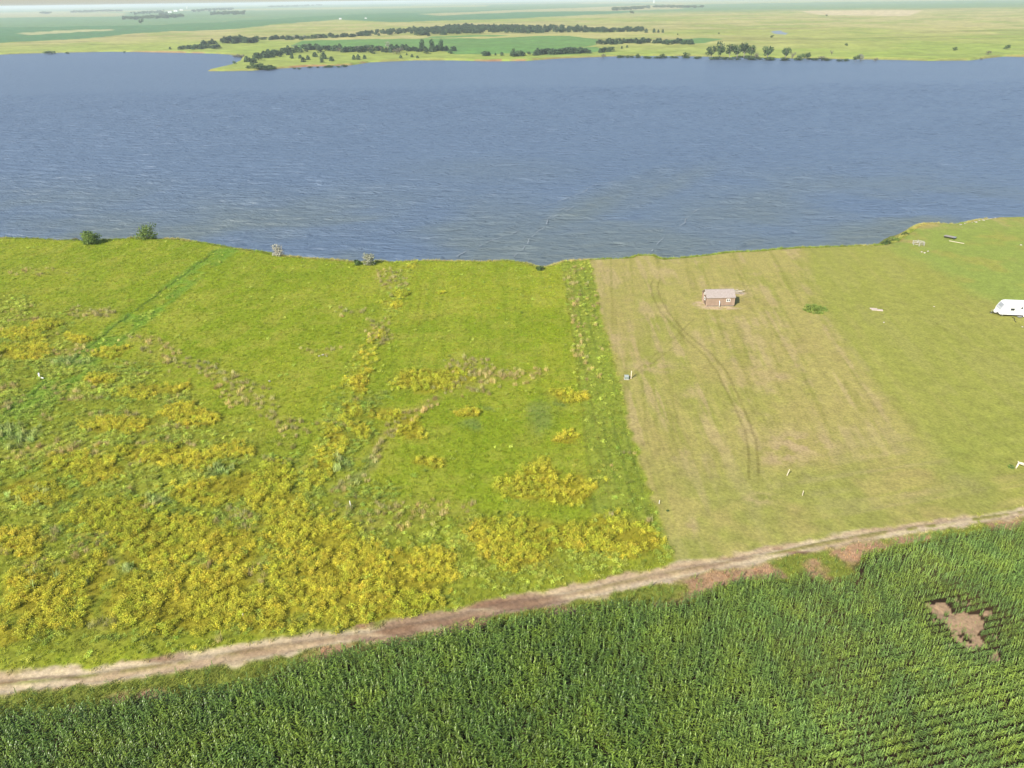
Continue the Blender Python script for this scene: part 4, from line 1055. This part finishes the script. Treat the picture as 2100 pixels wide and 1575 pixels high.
near_bush('green_bush', 1108, 553, 8, 22, BROAD, 260, .35, 810, 'small green bush in the notch of the brink')
LUSH = leaf_material('lush_leaf', (0.22, 0.30, 0.06), var=0.15, transl=0.3)
def plant_patch():
    x, y, z = near_at(1670, 633); k = mpp(1670, 633)
    o = empty('leafy_plant', (x, y, z)); tag(o, 'low oval clump of bright green leafy plants alone on the lawn', 'plant')
    r = random.Random(5)
    for i in range(44):
        a = r.uniform(0, 6.28); q = math.sqrt(r.random()); cx, cy = 2.3 * q * math.cos(a), 2.2 * q * math.sin(a)
        me = blades(30, .6 * (1.15 - .5 * q), .45, .10, 900 + i, 1.3)
        link('leaf_tuft', me, LUSH, o, (cx, cy, 0))
plant_patch()
# ================================================================== BUILDINGS AND THINGS ON THE LAWN
WHITE = plain('white_paint', (0.78, 0.77, 0.74), 0.5, 0.4, 0.05, 3)
GELCOAT = plain('white_gelcoat', (0.82, 0.82, 0.81), 0.3, 0.5, 0.03, 2)
GREY_PANEL = plain('grey_panel', (0.42, 0.43, 0.44), 0.35, 0.5, 0.12, 3)
DARK = plain('dark_rubber', (0.025, 0.025, 0.025), 0.8, 0.2, 0.2, 6)
GLASS = plain('dark_glass', (0.03, 0.035, 0.04), 0.12, 0.6, 0.1, 2)
STEEL = plain('galvanised_steel', (0.45, 0.46, 0.46), 0.45, 0.5, 0.15, 8, metal=0.6)
WOOD = plain('bleached_wood', (0.60, 0.52, 0.39), 0.85, 0.1, 0.2, 5, 0.4)
OLDWOOD = plain('weathered_wood', (0.33, 0.30, 0.26), 0.9, 0.1, 0.25, 5, 0.4)
STONE = plain('pale_stone', (0.42, 0.38, 0.32), 0.9, 0.15, 0.25, 3, 0.5)
CONCRETE = plain('concrete', (0.46, 0.39, 0.33), 0.9, 0.1, 0.12, 3, 0.3)
BOXGREEN = plain('cabinet_green', (0.20, 0.25, 0.21), 0.6, 0.3, 0.1, 3)
def siding():
    M, nt, b = mat('brown_siding')
    tc = N(nt, 'ShaderNodeTexCoord')
    w = N(nt, 'ShaderNodeTexWave'); w.wave_type = 'BANDS'; w.bands_direction = 'X'; w.inputs['Scale'].default_value = 1.6; w.inputs['Distortion'].default_value = 0.2
    n = noise(nt, 1.5, 4, .6, tc.outputs['Object'])
    nt.links.new(tc.outputs['Object'], w.inputs[0])
    r = ramp(nt, n.outputs[0], [(.3, tuple(C(166, 142, 122, 1.45))), (.7, tuple(C(186, 162, 142, 1.45)))])
    g = ramp(nt, w.outputs[1], [(0.0, (.6, .6, .6)), (0.12, (1, 1, 1))])
    nt.links.new(mixc(nt, r.outputs[0], g.outputs[0], mode='MULTIPLY', f=1), b.inputs['Base Color'])
    b.inputs['Roughness'].default_value = .85; b.inputs['Specular IOR Level'].default_value = .15
    return M
def shingles():
    M, nt, b = mat('grey_brown_shingles')
    tc = N(nt, 'ShaderNodeTexCoord')
    br = N(nt, 'ShaderNodeTexBrick'); br.inputs['Scale'].default_value = 2.2; br.inputs['Mortar Size'].default_value = 0.012
    for i, k in ((1, C(194, 182, 174, 1.45)), (2, C(178, 166, 158, 1.45)), (3, C(150, 138, 130, 1.45))): br.inputs[i].default_value = (*k, 1)
    nt.links.new(tc.outputs['Object'], br.inputs[0])
    n = noise(nt, 14, 3, .6, tc.outputs['Object']); r = ramp(nt, n.outputs[0], [(.3, (.82,) * 3), (.7, (1.15,) * 3)])
    nt.links.new(mixc(nt, br.outputs[0], r.outputs[0], mode='MULTIPLY', f=1), b.inputs['Base Color'])
    b.inputs['Roughness'].default_value = .95; b.inputs['Specular IOR Level'].default_value = .1
    return M
def build_shed():
    x, y, z = near_at(1448, 628); k = mpp(1448, 622)
    L = 57 * k; D = 3.7; E = 2.0; T = 3.05; b = .22
    o = empty('shed', (x, y, z), R(1.0)); tag(o, 'small brown wooden shed with grey shingled gable roof on the lawn', 'shed')
    sd_, sh = siding(), shingles()
    w = MB(); w.add([(0, 0, b), (L, 0, b), (L, D, b), (0, D, b), (0, 0, E), (L, 0, E), (L, D, E), (0, D, E), (0, D / 2, T), (L, D / 2, T)],
                    [(0, 1, 5, 4), (1, 2, 6, 9, 5), (2, 3, 7, 6), (3, 0, 4, 8, 7), (3, 2, 1, 0), (4, 5, 9, 8), (7, 8, 9, 6)])
    wall = w.build('wall', sd_, o)
    for s in (0, 1):      # roof slopes with thickness and overhang
        ye, yr = (-.18, D / 2) if s == 0 else (D + .18, D / 2)
        sl_ = (T - E) / (D / 2); ze = E - .18 * sl_ + .03; zr = T + .03
        m_ = MB(); m_.add([(-.14, ye, ze), (L + .14, ye, ze), (L + .14, yr, zr), (-.14, yr, zr), (-.14, ye, ze + .07), (L + .14, ye, ze + .07), (L + .14, yr, zr + .07), (-.14, yr, zr + .07)],
                          [(0, 3, 2, 1), (4, 5, 6, 7), (0, 1, 5, 4), (1, 2, 6, 5), (2, 3, 7, 6), (3, 0, 4, 7)])
        m_.build('roof_slope', sh, o)
    MB().box(-.14, L + .14, D / 2 - .09, D / 2 + .09, T + .085, T + .12).build('ridge_cap', sh, o)
    for yy in (.25, D / 2, D - .25): MB().box(.05, L - .05, yy - .07, yy + .07, -.1, b - .003).build('skid', OLDWOOD, o)
    trim = plain('brown_trim', tuple(C(196, 168, 146, 1.25)), .8, .2, .1)
    for xx, yy in ((-.012, -.012), (L - .09, -.012), (-.012, D - .09), (L - .09, D - .09)): MB().box(xx, xx + .10, yy, yy + .10, b, E).build('corner_board', trim, o)
    def window(x0, x1, z0, z1, side, panes):
        f = MB()
        def bx(mb, a0, a1, d0, d1, c0, c1):
            if side == 'front': mb.box(a0, a1, d0, d1, c0, c1)
            else: mb.box(d0, d1, a0, a1, c0, c1)
        t = .09
        for a0, a1, c0, c1 in ((x0, x1, z0, z0 + t), (x0, x1, z1 - t, z1), (x0, x0 + t, z0 + t, z1 - t), (x1 - t, x1, z0 + t, z1 - t)): bx(f, a0, a1, -.05, -.003, c0, c1)
        if panes == 2: bx(f, (x0 + x1) / 2 - .05, (x0 + x1) / 2 + .05, -.048, -.003, z0 + t, z1 - t)
        wnd = f.build('window', WHITE, o)
        w_ = (x1 - x0 - 2 * t) / panes
        for i in range(panes):
            g = MB(); bx(g, x0 + t + i * w_ + (.05 if i else 0), x0 + t + (i + 1) * w_ - (.05 if i < panes - 1 else 0), -.02, -.004, z0 + t, z1 - t); g.build('pane', GLASS, wnd)
    window(L * .70, L * .84, 1.05, 1.68, 'front', 2)
    window(D * .30, D * .52, 1.0, 1.62, 'side', 1)
    window(D * .42, D * .58, 2.05, 2.5, 'side', 1)
    d = MB(); d.box(-.045, -.003, D * .58, D * .84, b + .02, 1.95); dr = d.build('door', trim, o)
    MB().box(-.09, -.047, D * .60, D * .615, 1.0, 1.12).build('handle', STEEL, dr)
    px = L * .455
    pipe = MB(); pipe.tube([(px, -.32, -.1), (px, -.32, 1.0), (px, -.28, 1.16), (px, -.16, 1.24), (px, -.005, 1.25)], [.085] * 5, 10); pipe.build('vent_pipe', WHITE, o, smooth=True)
build_shed()

def build_lumber():
    x, y, z = near_at(1512, 600); o = empty('lumber_pile', (x, y, z), R(-12)); tag(o, 'heap of pale boards and branches behind the shed\'s right end', 'lumber')
    r = random.Random(3)
    for i in range(13):
        L = r.uniform(1.0, 2.4); a = r.gauss(0, .35); c = (r.uniform(-.9, .9), r.uniform(-.6, .6), .06 + .045 * i)
        d = (math.cos(a) * L / 2, math.sin(a) * L / 2, r.uniform(-.12, .12))
        MB().bar([c[q] - d[q] for q in range(3)], [c[q] + d[q] for q in range(3)], r.uniform(.10, .2), .04).build('board', WOOD if i % 3 else OLDWOOD, o)
build_lumber()

def build_trailer():
    x, y, z = near_at(2049, 647); o = empty('travel_trailer', (x, y, z), R(-9)); tag(o, 'white travel trailer parked at the right edge of the picture', 'trailer')
    L, W, b, T = 7.4, 2.4, .42, 2.75
    prof = [(0.0, b + .15), (.06, b), (L - .1, b), (L, b + .1), (L, T - .5), (L - .15, T - .1), (L - .45, T), (1.35, T), (.95, T - .08), (.62, T - .32), (.28, T - .95), (.05, b + .85)]
    m_ = MB().prism(prof, 0, W); body = m_.build('body', GELCOAT, o, bevel=.05)
    # grey front cap panel, proud of the sloped nose
    p = [(.62, T - .32), (.28, T - .95), (.05, b + .85)]
    q = MB(); V = []
    for (a, c) in p: V += [(a - .035, .22, c + .03), (a - .035, W - .22, c + .03)]
    for (a, c) in p: V += [(a + .02, .22, c), (a + .02, W - .22, c)]
    q.add(V, [(0, 1, 3, 2), (2, 3, 5, 4), (6, 8, 9, 7), (8, 10, 11, 9), (0, 2, 8, 6), (2, 4, 10, 8), (1, 7, 9, 3), (3, 9, 11, 5), (0, 6, 7, 1), (4, 5, 11, 10)])
    q.build('front_panel', GREY_PANEL, o)
    g = MB(); g.add([(.235 - .05, .55, T - .92), (.235 - .05, W - .55, T - .92), (.50 - .05, W - .55, T - .45), (.50 - .05, .55, T - .45), (.22, .55, T - .98), (.22, W - .55, T - .98), (.52, W - .55, T - .42), (.52, .55, T - .42)], [(0, 1, 2, 3), (7, 6, 5, 4), (0, 4, 5, 1), (1, 5, 6, 2), (2, 6, 7, 3), (3, 7, 4, 0)]); g.build('front_window', plain('tinted_grey', (.30, .31, .32), .2, .5, .1), o)
    for x0, x1, z0, z1 in ((1.75, 2.45, 1.35, 1.8), (4.6, 5.9, 1.3, 1.95)):
        f = MB().box(x0 - .06, x1 + .06, -.03, -.002, z0 - .06, z1 + .06).build('window', GREY_PANEL, o); MB().box(x0, x1, -.045, -.031, z0, z1).build('pane', GLASS, f)
    d = MB().box(3.35, 4.05, -.03, -.002, b + .1, T - .35).build('door', WHITE, o); MB().box(3.42, 3.48, -.07, -.031, 1.35, 1.55).build('handle', DARK, d); MB().box(3.55, 3.9, -.045, -.031, 1.75, 2.15).build('door_pane', GLASS, d)
    MB().box(.35, L - .2, -.018, -.002, .62, .78).build('stripe', GREY_PANEL, o)
    MB().box(.3, L - .3, .12, W - .12, .22, b - .003).build('chassis', DARK, o)
    MB().box(3.3, 4.1, -.45, -.05, .18, .24).build('step', STEEL, o)
    for xx in (4.55, 5.35):
        for yy in (.02, W - .24):
            t = MB(); t.tube([(xx, yy, .32), (xx, yy + .22, .32)], .33, 16); ty = t.build('wheel', DARK, o); h = MB(); h.tube([(xx, yy - .012, .32), (xx, yy + .03, .32)], .17, 12); h.build('rim', WHITE, ty)
    h = MB(); h.bar((.4, .35, .34), (-1.15, W / 2, .36), .1); h.bar((.4, W - .35, .34), (-1.15, W / 2, .36), .1); h.bar((-1.1, W / 2, .36), (-1.35, W / 2, .4), .1, .12); h.build('hitch', DARK, o)
    t = MB(); 
    t.box(-.62, -.1, W / 2 - .32, W / 2 + .32, .42, .98); t.build('propane_cover', GELCOAT, o, bevel=.09)
    j = MB(); j.tube([(-1.0, W / 2, 0), (-1.0, W / 2, .95)], .04, 8); j.build('jack', STEEL, o)
    for xx in (.6, L - .5):
        for yy in (.12, W - .12): MB().tube([(xx, yy, -.05), (xx, yy, b)], .035, 6).build('support', STEEL, o)
    MB().box(2.6, 3.2, .9, 1.5, T + .003, T + .12).build('roof_vent', WHITE, o); MB().box(4.6, 5.5, .8, 1.6, T + .003, T + .26).build('air_conditioner', WHITE, o, bevel=.05)
    x2, y2, z2 = near_at(2080, 652); x3, y3, z3 = near_at(2084, 660)
    hs = MB(); hs.tube([(x2, y2 + .6, z2 + .03), (x2 + .1, y2, z2 + .05), ((x2 + x3) / 2 - .1, (y2 + y3) / 2, z2 + .05), (x3, y3, z3 + .05)], .06, 6)  # thin dark tube laid in a short curve on the grass
    tag(hs.build('dark_tube', DARK, smooth=True), 'short dark curved tube on the grass in front of the white trailer', 'dark_tube')
build_trailer()

def stake(px, py, hp, w, lean, mt, name, label, cat='stake', group=None):
    x, y, z = near_at(px, py); k = mpp(px, py); h = hp * k / 0.88
    b = MB(); b.bar((0, 0, -.15), (lean * h, 0, h), w, w * .8); b.add([(lean * h - w / 2, -w * .4, h), (lean * h + w / 2, -w * .4, h), (lean * h + w / 2, w * .4, h), (lean * h - w / 2, w * .4, h), (lean * h, 0, h + w * .6)], [(0, 1, 4), (1, 2, 4), (2, 3, 4), (3, 0, 4)])
    return tag(b.build(name, mt, loc=(x, y, z)), label, cat, group)
stake(1294, 776, 15, .17, 0, WOOD, 'post', 'thick pale wooden post beside the green cabinet', 'post')
stake(1614, 972, 13, .10, .22, WOOD, 'stake', 'leaning pale wooden stake on the lawn, the larger of two')
stake(1646, 1013, 10, .08, .03, WOOD, 'stake', 'small upright pale stake on the lawn nearest the road')
stake(720, 1040, 14, .11, -.08, WHITE, 'stake', 'white stake among green weeds in the middle plot')
stake(499, 1266, 12, .09, .05, WOOD, 'stake', 'pale stake among yellow weeds near the dirt road')
stake(1352, 1030, 7, .07, 0, WHITE, 'stake', 'tiny white stake on the edge of the mown lawn')
def cabinet():
    x, y, z = near_at(1285, 778); k = mpp(1285, 778); w = 8.5 * k
    o = empty('utility_cabinet', (x - w / 2, y, z), R(-6)); tag(o, 'low grey-green utility cabinet next to the pale post', 'cabinet')
    MB().box(0, w, 0, .7, -.05, .5).build('housing', BOXGREEN, o, bevel=.03)
    MB().box(-.03, w + .03, -.03, .73, .503, .58).build('lid', plain('cabinet_lid', (.36, .40, .37), .5, .4, .08), o, bevel=.02)
    MB().box(-.1, w + .1, -.1, .8, -.06, .04).build('pad', CONCRETE, o)
    MB().box(w * .45, w * .55, -.02, -.003, .2, .32).build('latch', STEEL, o)
cabinet()
def pvc():
    x, y, z = near_at(82, 775); o = empty('pipe', (x, y, z)); tag(o, 'white bent plastic pipe sticking up beside the mown track', 'pipe')
    MB().tube([(0, 0, -.1), (0, 0, .75), (.06, 0, .86)], .13, 10).build('riser', WHITE, o, smooth=True)
    MB().tube([(.35, -.25, .1), (.95, -.5, .14)], .12, 10).build('outlet', WHITE, o, smooth=True)
pvc()

def rock_mesh(seed, flat=.7):
    bm = bmesh.new(); bmesh.ops.create_icosphere(bm, subdivisions=2, radius=1); r = random.Random(seed)
    ph = [(Vector((r.gauss(0, 1), r.gauss(0, 1), r.gauss(0, 1))).normalized(), r.uniform(.55, .9)) for _ in range(9)]
    for v in bm.verts:
        d = v.co.normalized(); s = 1.0
        for n_, c_ in ph:
            t = d.dot(n_)
            if t > 0: s = min(s, c_ / max(t, .3)) 
        v.co = d * s; v.co.z *= flat
    me = bpy.data.meshes.new('rock'); bm.to_mesh(me); bm.free(); me.materials.append(STONE); return me
ROCKS = [rock_mesh(i) for i in range(5)]
ORD = ['first', 'second', 'third', 'fourth', 'fifth', 'sixth', 'seventh', 'eighth', 'ninth', 'tenth', 'eleventh', 'twelfth']
def rock(px, py, wp, label, group=None, up=0.0):
    x, y, z = near_at(px, py); s = wp * mpp(px, py) / 2
    o = link('boulder', random.choice(ROCKS), None, None, (x, y, z + s * .2 + up), (0, 0, random.uniform(0, 6)), (s, s * random.uniform(.7, 1), s * random.uniform(.7, 1.1)))
    return tag(o, label, 'rock', group)
rock(655, 731, 5, 'leftmost of three pale stones on the left meadow', 'three stones on the left meadow'); rock(662, 729, 7, 'largest, middle one of three pale stones on the left meadow', 'three stones on the left meadow'); rock(670, 731, 4, 'rightmost of three pale stones on the left meadow', 'three stones on the left meadow')
rock(553, 783, 6, 'single pale stone on the left meadow below the three stones'); rock(1866, 465, 8, 'white boulder at the tip of the right-hand bank'); rock(1832, 484, 4, 'small white stone at the waterline of the right-hand bank')
rock(1813, 660, 4, 'small white stone on the lawn below the pale slabs'); rock(1916, 627, 3.5, 'small white stone on the lawn left of the trailer'); rock(2094, 503, 5, 'pale stone on the grass at the right edge by the lake'); rock(2097, 669, 4, 'white stone on the grass below the trailer')
rp = random.Random(9)
for i in range(34):
    t = rp.random(); px = 1962 + 80 * t; py = 457 - 14 * t + rp.uniform(0, 9 - 5 * t)
    rock(px, py, rp.uniform(2.5, 6), 'pale boulder in the riprap along the right-hand shore', 'boulders of the riprap')
for i, (a, b_) in enumerate(((1890, 517), (1896, 519), (1903, 516))):
    rock(a, b_, 5, ['left', 'middle', 'right'][i] + ' one of three brownish rubble stones below the white pen', 'rubble below the white pen')
def slabs():
    x, y, z = near_at(1797, 634); o = empty('slab_pile', (x, y, z), R(-14)); tag(o, 'pale concrete slabs lying on the lawn right of the leafy clump', 'slabs')
    MB().box(-1.1, .3, .3, .75, 0, .14).build('slab', CONCRETE, o, bevel=.02); MB().box(-.9, 0.1, -.35, .1, 0, .12).build('slab', CONCRETE, o, bevel=.02); MB().box(.1, 1.25, -.45, .25, 0, .16).build('slab', CONCRETE, o, bevel=.02)
slabs()
PENW = plain('weathered_white', (0.42, 0.40, 0.35), .7, .2, .1)
def pen():
    x, y, z = near_at(1883, 502); k = mpp(1883, 502); o = empty('pen', (x, y, z)); tag(o, 'white six-sided pen of open rails on the grass by the lake', 'pen')
    Rr = 11.5 * k; P = [(Rr * math.cos(R(60 * i + 12)), Rr * .95 * math.sin(R(60 * i + 12))) for i in range(6)]
    for i in range(6):
        a, b_ = P[i], P[(i + 1) % 6]
        MB().bar((*a, -.1), (*a, .95), .10).build('post', PENW, o)
        for zz in (.35, .8): MB().bar((a[0] * .985, a[1] * .985, zz), (b_[0] * .985, b_[1] * .985, zz), .04, .09).build('rail', PENW, o)
    for i in range(3): MB().bar((P[i][0] * .97, P[i][1] * .97, .84), (P[i + 3][0] * .97, P[i + 3][1] * .97, .84 + .06 * i), .05).build('cross_bar', PENW, o)
pen()
def dock():
    x, y, z = near_at(1948, 489); k = mpp(1948, 489); o = empty('dock_section', (x, y, z), R(-48)); tag(o, 'grey dock section on dark supports left on the lakeside grass', 'dock')
    L = 2.8
    for i in range(14): MB().box(-L / 2 + i * .2, -L / 2 + i * .2 + .17, -.65, .65, .52, .57).build('deck_board', STEEL if i > 10 else OLDWOOD, o)
    for yy in (-.6, .6): MB().box(-L / 2, L / 2, yy - .04, yy + .04, .36, .517).build('side_beam', DARK, o)
    for xx in (-1.1, 1.1):
        for yy in (-.5, .5): MB().box(xx - .05, xx + .05, yy - .05, yy + .05, -.1, .36).build('leg', DARK, o)
    x, y, z = near_at(1961, 497); tag(MB().bar((-1.2, 1.2, .08), (1.3, -1.3, .07), .24, .08).build('plank', WOOD, loc=(x, y, z)), 'long pale plank lying below the grey dock section', 'plank')
dock()
def driftwood():
    x, y, z = near_at(2084, 958); k = mpp(2084, 958); o = empty('driftwood', (x, y, z)); tag(o, 'bleached forked log on the lawn at the right edge', 'log')
    MB().tube([(0, 0, .02), (.18, .1, .42), (.42, .3, .78), (.3, .45, .9)], [.09, .11, .13, .06], 8).build('branch', WOOD, o, smooth=True)
    MB().tube([(.40, .3, .74), (.9, .35, .55), (1.5, .3, .3), (2.6, .1, .12)], [.13, .2, .2, .12], 8).build('trunk', WOOD, o, smooth=True)
    a = near_bush('green_bush', 2074, 956, 6, 16, BRIGHT, 160, .22, 831, 'low green weed clump left of the bleached log on the lawn')
driftwood()
near_bush('green_bush', 1369, 1045, 5, 6, BROAD, 120, .16, 832, 'tiny dark bush on the lawn beside the lower plot line')

# far buildings
def far_house(px, py, wp, hp, label, name='farm_building', wallm=WHITE, roofm=None):
    x, y, z = far_at(px, py); k = mpp(px, py, z); w, h = wp * k, hp * k; d = w * .6
    o = empty(name, (x, y, z), R(random.uniform(-12, 12))); tag(o, label, 'building')
    MB().prism([(-w / 2, -.5), (w / 2, -.5), (w / 2, h * .6), (-w / 2, h * .6)], 0, d).build('wall', wallm, o)
    r_ = MB(); r_.add([(-w * .54, -.4, h * .58), (w * .54, -.4, h * .58), (w * .54, d / 2, h), (-w * .54, d / 2, h), (w * .54, d + .4, h * .58), (-w * .54, d + .4, h * .58)], [(0, 1, 2, 3), (3, 2, 4, 5), (0, 3, 5), (1, 4, 2)]); r_.build('roof', roofm or GREY_PANEL, o)
    MB().box(-w * .12, w * .12, -.12, -.01, 0, h * .42).build('door', GREY_PANEL, o)
def silo(px, py, wp, hp, label):
    x, y, z = far_at(px, py); k = mpp(px, py, z); r_, h = wp * k / 2, hp * k
    o = empty('silo', (x, y, z)); tag(o, label, 'silo'); MB().tube([(0, 0, -.5), (0, 0, h * .85)], r_, 16).build('drum', WHITE, o); MB().tube([(0, 0, h * .85), (0, 0, h)], [r_ * 1.03, r_ * .1], 16).build('cap', STEEL, o)
far_house(348, 26, 7, 3.0, 'leftmost pale building of the distant farmstead'); far_house(360, 24, 8, 3.2, 'long pale building in the middle of the distant farmstead'); far_house(372, 22, 6, 3, 'rightmost low building of the distant farmstead')
silo(384, 19, 2.2, 6, 'white silo of the distant farmstead between the windbreaks'); silo(1341, 6, 2.5, 6, 'white silo on the horizon above the right windbreak')
far_house(698, 40, 5, 3.2, 'small whitish hut at the corner of the dark green crop', 'hut'); far_house(750, 38, 4, 1.8, 'tiny pale hut in the crop right of the whitish hut', 'hut')

# foam lines drawn out by the wind: thin ribbons that swell, thin out and break
def foam():
    V = []; F = []
    for q, (pts, w0) in enumerate((([(1049, 528), (1075, 500), (1123, 458), (1189, 414)], .20), ([(937, 528), (1000, 500), (1060, 476), (1169, 428)], .24), ([(1334, 517), (1358, 492), (1386, 466), (1440, 425)], .20), ([(980, 470), (1120, 420), (1260, 370)], .18))):
        P = glist(pts, WATER_Z); L = np.concatenate([[0], np.cumsum(np.hypot(*np.diff(P, axis=0).T))])
        n = int(L[-1] / .5); t = np.linspace(0, L[-1], n)
        x = np.interp(t, L, P[:, 0]); y = np.interp(t, L, P[:, 1])
        k = np.ones(15) / 15; x[7:-7] = np.convolve(x, k, 'valid'); y[7:-7] = np.convolve(y, k, 'valid')
        a = (fbm(t, t * 0, 14, 4, 31 + q) - .5) * 5; dx, dy = np.gradient(x), np.gradient(y); l = np.hypot(dx, dy) + 1e-6; nx, ny = -dy / l, dx / l
        x = x + nx * a; y = y + ny * a
        w = w0 * .45 * np.clip((fbm(t, t * 0 + 5, 4, 3, 51 + q) - .34) * 3, 0, 1.1)
        for i in range(n - 1):
            if w[i] < .03 or w[i + 1] < .03: continue
            o = len(V)
            for m_, s_ in ((i, -1), (i + 1, -1), (i + 1, 1), (i, 1)): V.append((x[m_] + nx[m_] * w[m_] * s_, y[m_] + ny[m_] * w[m_] * s_, WATER_Z + .30))
            F.append((o, o + 1, o + 2, o + 3))
    o = link('foam', np_mesh('foam', V, F), plain('foam', (.29, .33, .36), .9, .1, .1)); tag(o, 'thin broken foam lines drifting on the lake near the shore', 'foam', kind='stuff')
foam()

# ================================================================== AIR
def haze():
    M = bpy.data.materials.new('haze'); M.use_nodes = True; nt = M.node_tree; nt.nodes.clear()
    out = nt.nodes.new('ShaderNodeOutputMaterial'); v = nt.nodes.new('ShaderNodeVolumePrincipled')
    v.inputs['Color'].default_value = (0.86, 0.93, 1.0, 1); v.inputs['Density'].default_value = HAZE; v.inputs['Anisotropy'].default_value = 0.1
    nt.links.new(v.outputs[0], out.inputs['Volume'])
    o = MB().box(-42000, 42000, -4000, 37000, -11.5, 63.0).build('haze', M)
    o['kind'] = 'stuff'; o['label'] = 'thin pale haze over the far fields'; o['category'] = 'haze'
HAZE = 1.0 / 10000
haze()
